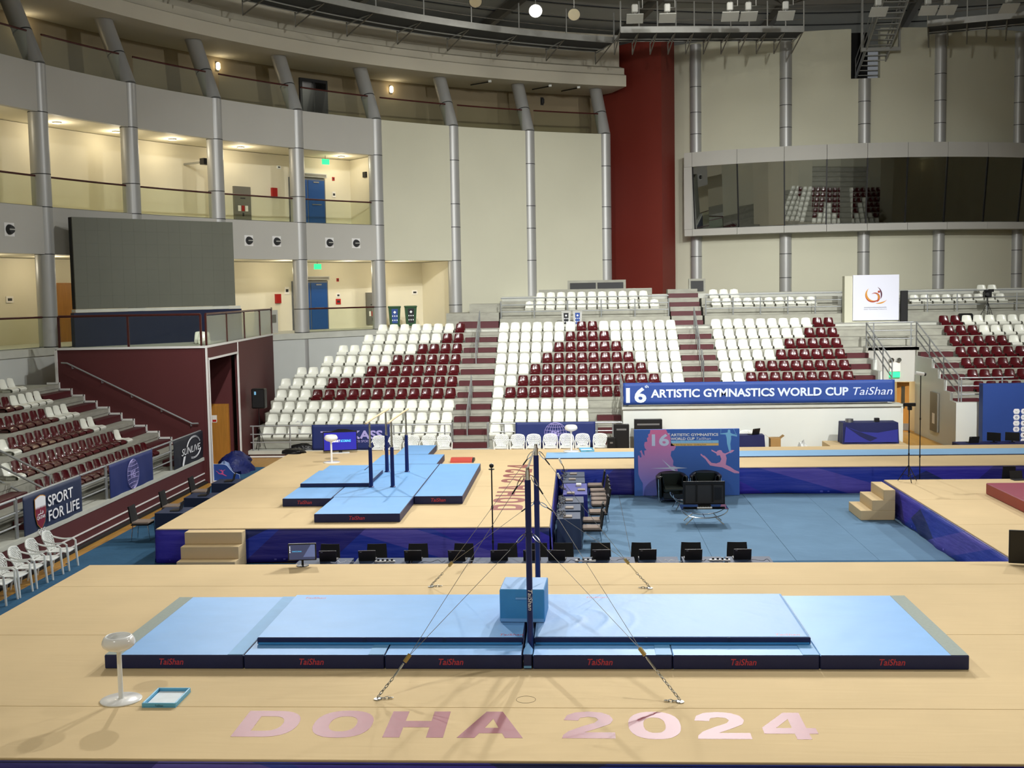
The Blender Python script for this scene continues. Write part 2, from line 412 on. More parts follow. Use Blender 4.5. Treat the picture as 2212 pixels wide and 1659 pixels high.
for j, t in enumerate((-28.1, -13.4, -1.3, 10.75, 25.3)):
    p = D(18.0, t); zt = 15.4 if j == 2 else 17.75
    c = thing('round_column', (p.x, p.y, 4.6), 'round grey column on the drum wall, %s' % ['beside the dark red tower', 'second from the red tower', 'under the roof stair', 'right of the roof stair', 'at the picture edge'][j], 'column', 'columns on the drum wall')
    c['kind'] = 'structure'
    for (za, zb_) in ((4.6, zt),):
        MB().tube([(p.x, p.y, za), (p.x, p.y, zb_)], 0.30, 20).build('shaft', 'steel_column', c, True)
    for z in (13.2, 14.3, 15.6, 5.7, 6.9):
        if z < zt: MB().cyl(p.x, p.y, z-0.015, z+0.015, 0.304, 20).build('joint_ring', 'joint', c, True)
MUL = (-27.57, -20.47, -13.45, -7.29, -1.43, 4.47, 10.53, 17.11, 23.6, 30.0)
wb = thing('commentary_box', D(19, -1.4, 7.92), 'aluminium-clad window box bulging from the drum wall', 'window')
wb['kind'] = 'structure'
edges = (-28.9,)+MUL
for j in range(len(edges)-1):
    a, b = edges[j]+0.03, edges[j+1]-0.03
    n = 3
    for nm, z0, z1 in (('top_panel', 11.45, 12.17), ('bottom_panel', 7.93, 8.27)):
        drum_arc(MB(), [(17.9, z0), (19.0, z0), (19.0, z1), (17.9, z1)], a, b, n).build(nm, 'fascia', wb)
drum_arc(MB(), [(17.9, 8.28), (19.0, 8.28), (19.0, 11.44), (17.9, 11.44)], -28.9, -27.6, 1).build('side_panel', 'fascia', wb)
drum_arc(MB(), [(17.5, 12.0), (18.7, 12.0), (18.7, 12.05), (17.5, 12.05)], -28.9, 30, 20).build('roof_slab', 'fascia', wb)
for j, t in enumerate(MUL):
    drum_arc(MB(), [(18.54, 8.27), (18.67, 8.27), (19.0, 11.45), (18.87, 11.45)], t-0.1, t+0.1, 1).build('mullion', 'black', wb)
    if j < len(MUL)-1:
        drum_arc(MB(), [(18.60, 8.27), (18.63, 8.27), (18.96, 11.45), (18.93, 11.45)], t+0.1, MUL[j+1]-0.1, 3).build('window_pane', 'glass_dark', wb)
for t_ in (-20, 8): 
    l_ = bpy.data.lights.new('box_light', 'POINT'); l_.energy = 14; l_.color = (1, 0.86, 0.66); o_ = bpy.data.objects.new('box_light', l_); COL.objects.link(o_); o_.location = D(18.4, t_, 11.2)
drum_arc(MB(), [(18.02, 8.3), (18.05, 8.3), (18.05, 11.4), (18.02, 11.4)], -27.4, 30, 24).build('room_back', 'dim_wall', wb)
# ------------------------------------------------------------------ roof
struct(MB().arc(K, [(0.01, 24.0), (39, 18.3), (39, 18.6), (0.01, 24.3)], 0, 360, 72), 'ceiling', 'roof', 'grey sheet-metal underside of the domed roof')
# ------------------------------------------------------------------ shells (thin curved sheets with real thickness)
def shell(m, grid, th):
    n, k = len(grid), len(grid[0]); G = [[Vector(p) for p in row] for row in grid]; B = []
    for i in range(n):
        row = []
        for j in range(k):
            du = G[min(i+1,n-1)][j]-G[max(i-1,0)][j]; dv = G[i][min(j+1,k-1)]-G[i][max(j-1,0)]
            nn = du.cross(dv); nn = nn.normalized() if nn.length > 1e-9 else Vector((0,0,1))
            row.append(G[i][j]-nn*th)
        B.append(row)
    vs = [p for r in G for p in r]+[p for r in B for p in r]; o = n*k; fs = []
    for i in range(n-1):
        for j in range(k-1):
            a, b, c, d = i*k+j, (i+1)*k+j, (i+1)*k+j+1, i*k+j+1
            fs += [(a, b, c, d), (o+d, o+c, o+b, o+a)]
    for i in range(n-1):
        a, b = i*k, (i+1)*k; fs.append((a, o+a, o+b, b))
        a, b = i*k+k-1, (i+1)*k+k-1; fs.append((a, b, o+b, o+a))
    for j in range(k-1):
        a, b = j, j+1; fs.append((a, b, o+b, o+a))
        a, b = (n-1)*k+j, (n-1)*k+j+1; fs.append((a, o+a, o+b, b))
    return m.add(vs, fs)
# ------------------------------------------------------------------ back grandstand
def tz(k): return -0.12+0.405*(k-1)
def ny(k): return 26.75+0.72*(k-1)
gs = thing('grandstand_back', (0, 26.3, FL), 'concrete terraced stand along the far side', 'stand'); gs['kind'] = 'structure'
def gstep(x0, x1, y0, y1, z0, z1, m='concrete', nm='terrace_step'): return MB().box(x0, x1, y0, y1, z0, z1).build(nm, m, gs)
XL = {0: -11.75, 1: -11.5, 2: -11.5, 3: -11.45, 4: -11.4, 5: -11.35, 6: -10.85, 7: -9.85, 8: -9.35, 9: -8.35, 10: -7.85}
gstep(-11.6, 2.38, 26.25, 26.76, -0.66, -0.525, 'concrete_light', 'front_ledge')
gstep(-11.55, 2.38, 26.33, 26.75, FL, -0.66, 'maroonwall', 'front_plinth')
gstep(-11.55, 2.38, 26.31, 26.33, FL+0.02, FL+0.08, 'whitetrim', 'plinth_stripe')
for k in range(1, 11):
    if k <= 7: segs = [(XL[k], 12.55), (14.5, 21.5)]
    else: segs = [(XL[k], 21.5)]
    for x0, x1 in segs:
        yb = ny(k)+0.72
        gstep(x0, x1, ny(k)+0.02, yb+0.02, max(FL, tz(k)-1.2), tz(k)-0.13)
        gstep(x0, x1, ny(k), yb, tz(k)-0.13, tz(k), 'concrete')
# aisle half steps
def half(x0, x1, k):
    MB().rbox(x0, x1, ny(k+1)-0.36, ny(k+1)+0.0, tz(k), tz(k)+0.2, 0.01).build('aisle_step', 'aisle_maroon', gs)
for k in range(1, 10): half(-4.02, -2.66, k); half(4.98, 6.36, k)
MB().rbox(-4.02, -2.66, 26.4, 26.75, -0.525, -0.325, 0.01).build('aisle_step', 'aisle_maroon', gs)
for k in (1, 2): half(1.45, 2.36, k)
MB().rbox(1.45, 2.36, 26.4, 26.75, -0.525, -0.325, 0.01).build('aisle_step', 'aisle_maroon', gs)
for k in (4, 5, 6, 7): half(11.62, 12.5, k)
for k in (2, 3, 4, 5, 6, 7): half(14.55, 15.85 if k > 4 else 15.95, k)
# walkway and upper rows
gstep(-4.6, 21.5, 33.95, 36.25, 3.38, 3.62, 'concrete_light', 'walkway')
for x0, x1 in ((-2.75, 4.9), (6.45, 12.6), (14.9, 21.5)):
    gstep(x0, x1, 36.2, 36.76, 3.6, 4.02)
    gstep(x0, x1, 36.75, 37.48, 3.6, 4.38)
    gstep(x0, x1, 37.47, 38.45, 3.6, 4.78)
gstep(-1.05, 4.25, 38.42, 38.7, 3.6, 5.3)
gstep(-2.8, 21.5, 38.6, 42, 3.3, 5.0, 'concrete_light', 'upper_slab')
gstep(0.3, 3.1, 39.9, 40.1, 5.0, 5.72, 'concrete', 'parapet')
for j in range(2): gstep(0.42+j*1.32, 1.66+j*1.32, 39.86, 39.9, 5.05, 5.6, 'dark_grey', 'parapet_grille')
for j, (x0, x1) in enumerate(((4.98, 6.36),)):
    for i in range(4):
        gstep(x0, x1, 36.3+0.72*i, 37.1+0.72*i, 3.6, 4.02+0.4*i, 'concrete')
        MB().rbox(x0, x1, 36.0+0.72*i, 36.3+0.72*i, 3.6, 3.82+0.4*i, 0.01).build('aisle_step', 'aisle_maroon', gs)
gstep(-5.2, -2.8, 36.3, 38.6, 3.6, 4.3); gstep(-4.2, -2.8, 37.0, 38.6, 3.6, 4.7)
MB().rbox(-4.6, -2.8, 36.0, 36.3, 3.6, 3.92, 0.01).build('aisle_step', 'aisle_maroon', gs)
gstep(6.1, 6.9, 39.9, 40.1, 5.0, 5.7, 'concrete', 'parapet'); gstep(6.2, 6.8, 39.86, 39.9, 5.1, 5.6, 'dark_grey', 'parapet_grille')
# low white wall under the long banner, vomitory
struct(MB().box(2.38, 12.4, 26.4, 26.7, FL, 0.86), 'wall_front', 'white_wall', 'white front wall below the long blue banner')
struct(MB().box(2.34, 12.44, 26.32, 26.9, 0.86, 0.95), 'trim_coping', 'concrete_light', 'pale coping on the white front wall')
struct(MB().box(2.6, 12.4, 26.7, 29.0, FL, 0.8), 'wall_fill', 'concrete', 'concrete fill behind the white front wall')
struct(MB().box(2.38, 2.6, 26.7, 29.2, FL, 1.1), 'wall_side', 'white_wall', 'white side wall beside the short maroon steps')
struct(MB().prism([(26.7, FL), (26.7, 0.8), (28.2, 0.8), (28.2, 1.1), (28.9, 1.1), (28.9, 1.5), (29.6, 1.5), (29.6, 1.9), (30.4, 1.9), (30.4, 2.3), (31.8, 2.3), (31.8, FL)], 'x', 12.4, 12.56), 'wall_vomitory', 'white_wall', 'side wall of the entrance passage')
struct(MB().prism([(26.45, FL), (26.45, 0.95), (27.4, 0.95), (27.4, 1.25), (28.1, 1.25), (28.1, 1.65), (28.85, 1.65), (28.85, 2.0), (29.6, 2.0), (29.6, 2.35), (31.8, 2.35), (31.8, FL)], 'x', 14.45, 14.55),
       'wall_stringer', 'white_wall', 'stepped stringer wall beside the entrance passage stairs')
struct(MB().box(14.32, 15.3, 26.3, 26.6, FL, 0.97), 'wall_pier', 'white_wall', 'pale pier at the foot of the entrance stairs')
struct(MB().box(12.56, 14.45, 31.8, 31.95, 1.3, 2.72), 'wall_lintel', 'fascia', 'grey wall above the entrance passage opening')
struct(MB().box(12.56, 14.6, 31.79, 32.51, 2.59, 2.73), 'trim_lip', 'concrete_light', 'concrete lip over the entrance passage')
struct(MB().box(12.45, 12.56, 31.95, 36, FL, 1.6), 'wall_corridor', 'warmroom', 'cream corridor wall inside the entrance')
struct(MB().box(12.5, 14.6, 35.9, 36.0, FL, 1.6), 'wall_corridor', 'warmroom', 'cream end wall of the entrance corridor')
struct(MB().box(12.5, 14.6, 31.95, 36.0, 1.5, 1.6), 'ceiling_corridor', 'warmroom', 'ceiling of the entrance corridor')
struct(MB().box(14.55, 14.65, 31.95, 36.0, FL, 1.6), 'wall_corridor', 'warmroom', 'right wall of the entrance corridor')
mat('wood_door', '#a9742f', 0.45, var=0.15, scale=2.0, stretch=(8, 8, 0.6))
d = thing('timber_door', (14.35, 32.1, FL), 'wooden door with narrow glass pane standing open in the entrance passage', 'door')
MB().obox((14.1, 32.25, 0.22), ((0.93,-0.37,0),(0.37,0.93,0),(0,0,1)), 0.24, 0.03, 1.02).build('leaf', 'wood_door', d)
MB().obox((14.1, 32.22, 0.62), ((0.93,-0.37,0),(0.37,0.93,0),(0,0,1)), 0.07, 0.035, 0.45).build('vision_panel', 'glass_dark', d)
MB().obox((14.1, 32.22, -0.6), ((0.93,-0.37,0),(0.37,0.93,0),(0,0,1)), 0.22, 0.035, 0.14).build('kick_plate', 'steel', d)
ld = bpy.data.lights.new('corridor_light', 'POINT'); ld.energy = 40; ld.color = (1, 0.85, 0.6); ld.shadow_soft_size = 0.2
lo = bpy.data.objects.new('corridor_light', ld); COL.objects.link(lo); lo.location = (13.4, 33.8, 1.2)
# ------------------------------------------------------------------ left grandstand
def lx(k): return -12.06-0.81*k
def lz(k): return 0.46+0.405*k
ls = thing('grandstand_side', (-11.4, 10, FL), 'concrete terraced stand along the side with maroon front', 'stand'); ls['kind'] = 'structure'
def lstep(x0, x1, y0, y1, z0, z1, m='concrete', nm='terrace_step'): return MB().box(x0, x1, y0, y1, z0, z1).build(nm, m, ls)
YA, YB = -4.0, 20.69
lstep(-12.3, -11.4, YA, 21.0, -0.05, 0.05, 'concrete_light', 'front_walkway')
lstep(-11.5, -11.42, YA, 20.9, FL, -0.05, 'maroonwall', 'front_wall')
lstep(-11.42, -11.40, YA, 20.9, -0.49, -0.455, 'whitetrim', 'wall_stripe')
lstep(-11.42, -11.40, YA, 20.9, -0.70, -0.67, 'whitetrim', 'wall_stripe')
lstep(-11.42, -11.30, YA, 20.9, FL, FL+0.06, 'rubber_black', 'kick_strip')
for k in range(6):
    x1 = lx(k); x0 = lx(k+1) if k < 5 else -19.5
    lstep(x0-0.02, x1-0.02, YA, YB, FL, lz(k)-0.12)
    lstep(x0, x1, YA, YB, lz(k)-0.12, lz(k), 'concrete')
for k in range(-1, 5):
    zk = lz(k) if k >= 0 else 0.05
    for y0, y1 in ((18.75, 20.66), (9.35, 10.95)):
        MB().rbox(lx(k+1)-0.0, lx(k+1)+0.40, y0, y1, zk, zk+0.2, 0.01).build('aisle_step', 'aisle_maroon', ls)
# ------------------------------------------------------------------ maroon corner block with tunnel mouth
bl = thing('corner_block', (-13.7, 20.7, FL), 'maroon painted block with tunnel mouth carrying the big screen', 'wall'); bl['kind'] = 'structure'
MB().box(-16.17, -11.32, 20.7, 20.9, FL, ZF+0.02).build('front_wall', 'maroonwall', bl)
e0, e1 = Vector((-11.2, 20.7, 0)), Vector((-12.04, 32.7, 0)); ed = (e1-e0).normalized(); en = Vector((ed.y, -ed.x, 0))
def side(t0, t1, z0, z1, m, nm, out=0.0, th=0.12):
    a = e0+ed*t0; b = e0+ed*t1; c = (a+b)/2+en*(out-th/2)
    return MB().obox((c.x, c.y, (z0+z1)/2), (ed, en, (0,0,1)), (t1-t0)/2, th/2, (z1-z0)/2).build(nm, m, bl)
side(0.0, 0.25, FL, ZF, 'maroonwall', 'side_wall'); side(4.45, 11.0, FL, ZF, 'maroonwall', 'side_wall'); side(0.25, 4.45, 3.22, ZF, 'maroonwall', 'side_wall')
for t0, t1, z0, z1 in ((-0.02, 0.07, FL, ZF+0.04), (0.2, 0.3, FL, 3.27), (4.4, 4.5, FL, ZF), (0.2, 4.5, 3.19, 3.26), (0, 11, ZF-0.02, ZF+0.05)):
    side(t0, t1, z0, z1, 'whitetrim', 'white_edging', 0.02, 0.05)
MB().box(-16.17, -11.2, 20.66, 20.72, ZF-0.02, ZF+0.05).build('white_edging', 'whitetrim', bl)
MB().box(-16.2, -16.12, 20.66, 20.72, 2.5, ZF).build('white_edging', 'whitetrim', bl)
for k in range(10):   # stepped white skirting up the wall
    x = -12.46-0.405*k; z = 0.70+0.2025*k
    MB().box(x-0.405, x, 20.67, 20.70, z-0.03, z+0.03).build('white_edging', 'whitetrim', bl)
    MB().box(x-0.03, x+0.03, 20.67, 20.70, z-0.2, z+0.03).build('white_edging', 'whitetrim', bl)
MB().prism([(-16.2, 20.9), (-11.3, 20.8), (-12.1, 32.4), (-16.4, 24.0)], 'z', ZF-0.2, ZF).build('deck', 'concrete_light', bl)
# tunnel interior
struct(MB().box(-16.2, -11.75, 25.0, 25.1, FL, 3.4), 'wall_tunnel', 'maroonwall', 'dark maroon end wall inside the tunnel mouth')
struct(MB().box(-16.2, -11.6, 20.9, 25.0, 3.3, 3.42), 'ceiling_tunnel', 'black_matte', 'black ceiling inside the tunnel')
d = thing('timber_door', (-12.2, 24.95, FL), 'oak door with warning sign inside the dark tunnel mouth', 'door')
MB().box(-12.56, -11.86, 24.90, 25.0, FL, 1.38).build('frame', 'wood_door', d)
MB().box(-12.50, -11.92, 24.87, 24.90, FL, 1.32).build('leaf', 'wood_door', d)
mat('sign_white', '#e8e4da', 0.6); mat('sign_red', '#b3231c', 0.5)
MB().box(-12.46, -12.28, 24.86, 24.87, 0.72, 0.98).build('notice', 'sign_white', d); MB().box(-12.44, -12.30, 24.855, 24.86, 0.74, 0.82).build('notice_band', 'sign_red', d)
# wall handrail
h = thing('wall_handrail', (-13.7, 20.66, 1.1), 'grey steel handrail sloping down the maroon wall', 'handrail')
MB().tube([(-15.95, 20.58, 3.19), (-15.76, 20.58, 3.18), (-11.72, 20.58, 1.17), (-11.51, 20.58, 1.17)], 0.028, 8).build('bar', 'rail_grey', h, True)
for i in range(5):
    x = -15.6+i*0.96; z = 3.1-i*0.478
    MB().tube([(x, 20.58, z-0.02), (x, 20.59, z-0.1), (x, 20.70, z-0.1)], 0.014, 6).build('bracket', 'rail_grey', h, True)
# ------------------------------------------------------------------ seats
def seat_mesh(name, m):
    prof = [(0.02, 0.0, .19), (0.0, 0.05, .20), (0.03, 0.085, .205), (0.12, 0.08, .21), (0.24, 0.065, .212), (0.34, 0.075, .212), (0.40, 0.12, .208), (0.43, 0.20, .203), (0.452, 0.29, .19), (0.468, 0.37, .172), (0.472, 0.392, .155)]
    us = [-1, -0.86, -0.55, 0, 0.55, 0.86, 1]; grid = []
    for i, (y, z, w_) in enumerate(prof):
        row = []
        for u in us:
            e = abs(u)**4; back = i >= 6
            row.append((u*w_, y-(0.045*e if back else 0), z+(0.035*e if (2 < i < 6) else 0)-(0.012*e if i > 9 else 0)))
        grid.append(row)
    mb = MB(); shell(mb, grid, 0.016); mb.box(-0.14, 0.14, 0.1, 0.34, 0.0, 0.07)
    o = mb.build(name, m, None, True); me = o.data; bpy.data.objects.remove(o); return me
SEAT = {'W': seat_mesh('white_bucket_seat', 'seat_white'), 'M': seat_mesh('maroon_bucket_seat', 'seat_maroon')}
ORD = ['first', 'second', 'third', 'fourth', 'fifth', 'sixth', 'seventh', 'eighth', 'ninth', 'tenth', 'eleventh', 'twelfth', 'thirteenth', 'fourteenth', 'fifteenth', 'sixteenth', 'seventeenth']
def put_seat(c, x, y, z, rz, label, group):
    o = bpy.data.objects.new({'W': 'white_bucket_seat', 'M': 'maroon_bucket_seat'}[c], SEAT[c]); COL.objects.link(o)
    o.location = (x, y, z); o.rotation_euler = (0, 0, rz+random.uniform(-0.015, 0.015))
    tag(o, label, 'seat', group)
def row(sec, rowname, colours, x0, pitch, y, z, rz=0.0, along='x', frm='left end', group=None):
    for i, c in enumerate(colours):
        if c == '.': continue
        p = (x0+pitch*i, y) if along == 'x' else (y, x0+pitch*i)
        put_seat(c, p[0], p[1], z, rz, '%s bucket seat, %s, %s, %s from %s' % ('white' if c == 'W' else 'maroon', sec, rowname, ORD[i], frm), group or 'seats in the '+sec)
S1 = ['W'*15, 'W'*15, 'W'*15, 'WWW'+'M'*12, 'WWWW'+'M'*11, 'W'*6+'M'*8, 'W'*6+'M'*6, 'W'*7+'M'*4, 'W'*7+'MM', 'W'*7+'M']
for k, s in enumerate(S1, 1):
    L = len(s); row('block beside speaker', ORD[k-1]+' row up', s, -4.28-0.4835*(L-1), 0.4835, ny(k), tz(k), frm='speaker side')
S2 = ['WWW....W'[:3], 'W'*8, 'W'*8, 'W'+'M'*10, 'WW'+'M'*12+'WW', 'WWW'+'M'*10+'WWW', 'W'*4+'M'*8+'W'*4, 'W'*5+'M'*6+'W'*5, 'W'*6+'M'*4+'W'*6, 'W'*7+'MM'+'W'*7]
for k, s in enumerate(S2, 1): row('middle block', ORD[k-1]+' row up', s, -2.39, 0.4735, ny(k), tz(k), frm='left aisle')
S3 = {10: 'W'*9+'MM', 9: 'W'*8+'MMM', 8: 'W'*6+'M'*5, 7: 'W'*5+'M'*6, 6: 'WWW'+'M'*8, 5: 'WW'+'M'*9}
for k, s in S3.items(): row('block above long banner', ORD[k-5]+' row up', s, 6.62, 0.4735, ny(k), tz(k), frm='left aisle')
S4 = {10: 'MM'+'W'*6, 9: 'MMM'+'W'*5, 8: 'M'*5+'W'*3, 7: 'M'*8, 6: 'M'*8, 5: 'M'*7, 4: 'M'*6}
for k, s in S4.items(): row('block past entrance', ORD[k-4]+' row up', s, 16.13, 0.4735, ny(k), tz(k), frm='entrance')
for sec, xa, na, xb, nb in (('upper tier above middle block', -1.43, 13, -0.94, 11), ('upper tier beside logo board', 7.06, 10, 7.02, 3), ('upper tier behind video camera', 15.92, 9, 19.13, 2)):
    row(sec, 'front row', 'W'*na, xa, 0.475, 36.76, 4.38, frm='left end'); row(sec, 'rear row', 'W'*nb, xb, 0.475, 37.48, 4.78, frm='left end')
SL = ['M'*15, 'W'+'M'*13+'W', 'WW'+'M'*9+'W', 'WWW'+'M'*6, 'WWWW'+'MM', 'WW']
for k, s in enumerate(SL): row('side stand', ORD[k]+' row up', s, 18.3, -0.485, lx(k), lz(k), PI/2, 'y', 'wall stairs')
# ------------------------------------------------------------------ guard rails
def rail_run(name, pts, posts, h, label, n=3, r=0.028, group=None, base=None, cat='railing'):
    # pts: top-rail base line (x,y,z floor); rails at n heights, posts at listed indices/points
    c = Vector(pts[0]); t = thing(name, tuple((Vector(pts[0])+Vector(pts[-1]))/2), label, cat, group or 'grey tube railings')
    for i in range(n):
        hh = h*(n-i)/n if n > 1 else h
        MB().tube([(p[0], p[1], p[2]+hh) for p in pts], r if i == 0 else r*0.8, 8).build('top_rail' if i == 0 else 'mid_rail', 'rail_grey', t, True)
    for p in posts: MB().tube([(p[0], p[1], p[2]), (p[0], p[1], p[2]+h)], r, 8).build('post', 'rail_grey', t, True)
    return t
def xs(a, b, n): return [a+(b-a)*i/(n-1) for i in range(n)]
rail_run('guard_rail', [(-11.5, 26.32, -0.525), (-3.95, 26.32, -0.525)], [(x, 26.32, -0.525) for x in (-11.4, -10.0, -8.0, -6.1, -5.4, -4.2, -3.95)], 0.92, 'grey railing along the foot of the stand beside the speaker')
rail_run('guard_rail', [(-3.95, 26.42, -0.525), (-3.95, 26.72, -0.525)], [(-3.95, 26.72, -0.525)], 0.92, 'short grey railing return beside the left aisle foot')
rail_run('guard_rail', [(-2.62, 26.72, -0.525), (-2.62, 26.42, -0.525)], [(-2.62, 26.42, -0.525), (-2.62, 26.72, -0.525)], 0.92, 'short grey railing return at the middle block foot')
rail_run('guard_rail', [(-2.43, 26.32, -0.525), (2.34, 26.32, -0.525)], [(x, 26.32, -0.525) for x in (-2.0, -1.6, 1.42, 2.0, 2.34)], 0.92, 'grey railing along the foot of the middle stand block')
rail_run('guard_rail', [(2.36, 26.4, 0.9), (2.36, 29.2, 1.15)], [(2.36, 26.4, 0.9), (2.36, 27.8, 1.0)], 0.95, 'grey railing rising beside the end of the long banner')
def stair_rail(x, k0, k1, label):
    t = thing('aisle_handrail', (x, ny(k0), tz(k0)), label, 'handrail', 'handrails in the stand aisles')
    a, b = Vector((x, ny(k0)+0.1, tz(k0))), Vector((x, ny(k1)+0.1, tz(k1)))
    for hh in (0.9, 0.5): MB().tube([a+Vector((0,0,hh)), b+Vector((0,0,hh))], 0.025, 8).build('bar', 'rail_grey', t, True)
    for i in range(4):
        p = a.lerp(b, i/3); k = k0+(k1-k0)*i//3; MB().tube([(p.x, ny(k)+0.1, tz(k)), (p.x, ny(k)+0.1, tz(k)+0.9)], 0.025, 8).build('post', 'rail_grey', t, True)
stair_rail(-3.42, 1, 4, 'lower sloping handrail in the aisle left of the middle block'); stair_rail(-3.42, 7, 10, 'upper sloping handrail in the aisle left of the middle block')
stair_rail(5.68, 5, 6, 'lower sloping handrail in the aisle right of the middle block'); stair_rail(5.68, 7, 10, 'upper sloping handrail in the aisle right of the middle block')
for x0, x1, lab, nn in ((-2.7, 4.85, 'upper tier above the middle block', 6), (6.5, 12.55, 'upper tier left of the logo board', 6), (14.95, 21.4, 'upper tier behind the video camera', 6)):
    rail_run('guard_rail', [(x0, 36.24, 4.02), (x1, 36.24, 4.02)], [(x, 36.24, 3.9) for x in xs(x0, x1, nn)], 0.92, 'grey railing in front of the '+lab)
# entrance passage railing: level at the back, sloping down both flights
def slope_rail(x, label, y0=31.85, z0=2.72, y1=26.6, z1=0.9):
    t = thing('guard_rail', (x, (y0+y1)/2, z1), label, 'railing', 'grey tube railings')
    for hh in (1.0, 0.68, 0.36): MB().tube([(x, y0, z0+hh), (x, y1, z1+hh)], 0.026, 8).build('bar', 'rail_grey', t, True)
    for i in range(4):
        f = i/3; y = y0+(y1-y0)*f; z = z0+(z1-z0)*f
        MB().tube([(x, y, z-0.25), (x, y, z+1.0)], 0.026, 8).build('post', 'rail_grey', t, True)
slope_rail(14.5, 'grey railing sloping down the stairs past the entrance'); slope_rail(12.5, 'grey railing sloping down the stairs before the entrance', y1=28.0, z1=1.4)
rail_run('guard_rail', [(12.6, 31.9, 2.72), (14.4, 31.9, 2.72)], [(12.8, 31.9, 2.72), (14.3, 31.9, 2.72)], 1.0, 'level grey railing across the top of the entrance')
rail_run('guard_rail', [(14.5, 26.5, 0.95), (16.4, 26.5, 0.95)], [(14.56, 26.5, 0.95), (16.0, 26.5, 0.95)], 0.9, 'grey railing over the pale pier by the sponsor board', n=3)
# side stand front railing in bays
ys = [21.0, 17.94, 16.37, 13.21, 11.63, 8.44, 6.86, 3.7]
for i in range(len(ys)-1):
    rail_run('guard_rail', [(-11.5, ys[i]-0.02, 0.05), (-11.5, ys[i+1]+0.02, 0.05)], [(-11.5, ys[i]-0.03, 0.05), (-11.5, ys[i+1]+0.03, 0.05)], 0.87,
             'grey railing bay on the side stand, %s from the maroon corner' % ORD[i], group='front railing bays of the side stand')
t = thing('aisle_handrail', (-11.9, 9.6, 0.05), 'bent grey handrail in the near aisle of the side stand', 'handrail', 'handrails in the stand aisles')
for hh in (0.0, -0.38, -0.76): MB().tube([(-11.9, 10.95, 0.05), (-11.9, 10.95, 1.02+hh), (-15.2, 10.95, 2.75+hh)] if hh == 0 else [(-11.9, 10.95, 1.02+hh), (-15.2, 10.95, 2.75+hh)], 0.028, 8).build('bar', 'rail_grey', t, True)
# ------------------------------------------------------------------ printed skirt cloth
def skirt_mat(name, axis, ph):
    m = bpy.data.materials.new(name); m.use_nodes = True; nt = m.node_tree; b = nt.nodes['Principled BSDF']
    N = lambda t: nt.nodes.new(t); L = nt.links.new
    g = N('ShaderNodeNewGeometry'); sx = N('ShaderNodeSeparateXYZ'); L(g.outputs['Position'], sx.inputs[0])
    def ma(op, a, c=None):
        n = N('ShaderNodeMath'); n.operation = op
        for i, q in enumerate((a, c)):
            if q is None: continue
            if isinstance(q, (int, float)): n.inputs[i].default_value = q
            else: L(q, n.inputs[i])
        return n.outputs[0]
    u = sx.outputs[0 if axis == 'x' else 1]; z = sx.outputs[2]
    def band(k, off, per, wd): return ma('LESS_THAN', ma('FRACT', ma('DIVIDE', ma('ADD', ma('ADD', u, ma('MULTIPLY', z, k)), off), per)), wd)
    col = N('ShaderNodeRGB'); col.outputs[0].default_value = (*lin('#2038ac'), 1); cur = col.outputs[0]
    for (k, off, per, wd, c) in ((-2.2, 0.4+ph, 7.3, 0.20, '#16256a'), (1.9, 2.6+ph, 8.1, 0.28, '#3a30b0'), (3.4, 4.7+ph, 13.7, 0.12, '#5a50b8'), (-1.1, 6.0+ph, 10.9, 0.18, '#2a2483')):
        mx = N('ShaderNodeMixRGB'); L(band(k, off, per, wd), mx.inputs[0]); L(cur, mx.inputs[1]); mx.inputs[2].default_value = (*lin(c), 1); cur = mx.outputs[0]
    L(cur, b.inputs['Base Color']); b.inputs['Roughness'].default_value = 0.55
    mp = N('ShaderNodeMapping'); L(g.outputs['Position'], mp.inputs[0]); mp.inputs['Scale'].default_value = (0.35, 1, 2.2) if axis == 'x' else (1, 0.35, 2.2)
    mp.inputs['Rotation'].default_value = (0, 0.12, 0) if axis == 'x' else (0.12, 0, 0)
    n = N('ShaderNodeTexNoise'); n.inputs['Scale'].default_value = 2.2; n.inputs['Detail'].default_value = 3; L(mp.outputs[0], n.inputs['Vector'])
    bp = N('ShaderNodeBump'); bp.inputs['Strength'].default_value = 0.35; bp.inputs['Distance'].default_value = 0.12; L(n.outputs['Fac'], bp.inputs['Height']); L(bp.outputs[0], b.inputs['Normal'])
    MATS[name] = m
skirt_mat('skirt_x', 'x', 0.0); skirt_mat('skirt_y', 'y', 1.7); skirt_mat('skirt_x2', 'x', 3.1)
def deck_mat(name, col):
    m = mat(name, col, 0.9, var=0.05, scale=0.8, spec=0.15, detail=2); nt = m.node_tree; b = nt.nodes['Principled BSDF']
    tc = nt.nodes.new('ShaderNodeTexCoord'); mp = nt.nodes.new('ShaderNodeMapping'); mp.inputs['Scale'].default_value = (0.35, 2.4, 1)
    n = nt.nodes.new('ShaderNodeTexNoise'); n.inputs['Scale'].default_value = 1.6; n.inputs['Detail'].default_value = 2; n.inputs['Distortion'].default_value = 0.6
    bp = nt.nodes.new('ShaderNodeBump'); bp.inputs['Strength'].default_value = 0.16; bp.inputs['Distance'].default_value = 0.04
    nt.links.new(tc.outputs['Object'], mp.inputs[0]); nt.links.new(mp.outputs[0], n.inputs['Vector']); nt.links.new(n.outputs['Fac'], bp.inputs['Height']); nt.links.new(bp.outputs[0], b.inputs['Normal'])
deck_mat('deck', '#d8c095')
mat('deck_dark', '#b39a6c', 0.9, var=0.05, scale=3, spec=0.15)
mat('ply', '#30261c', 0.8)
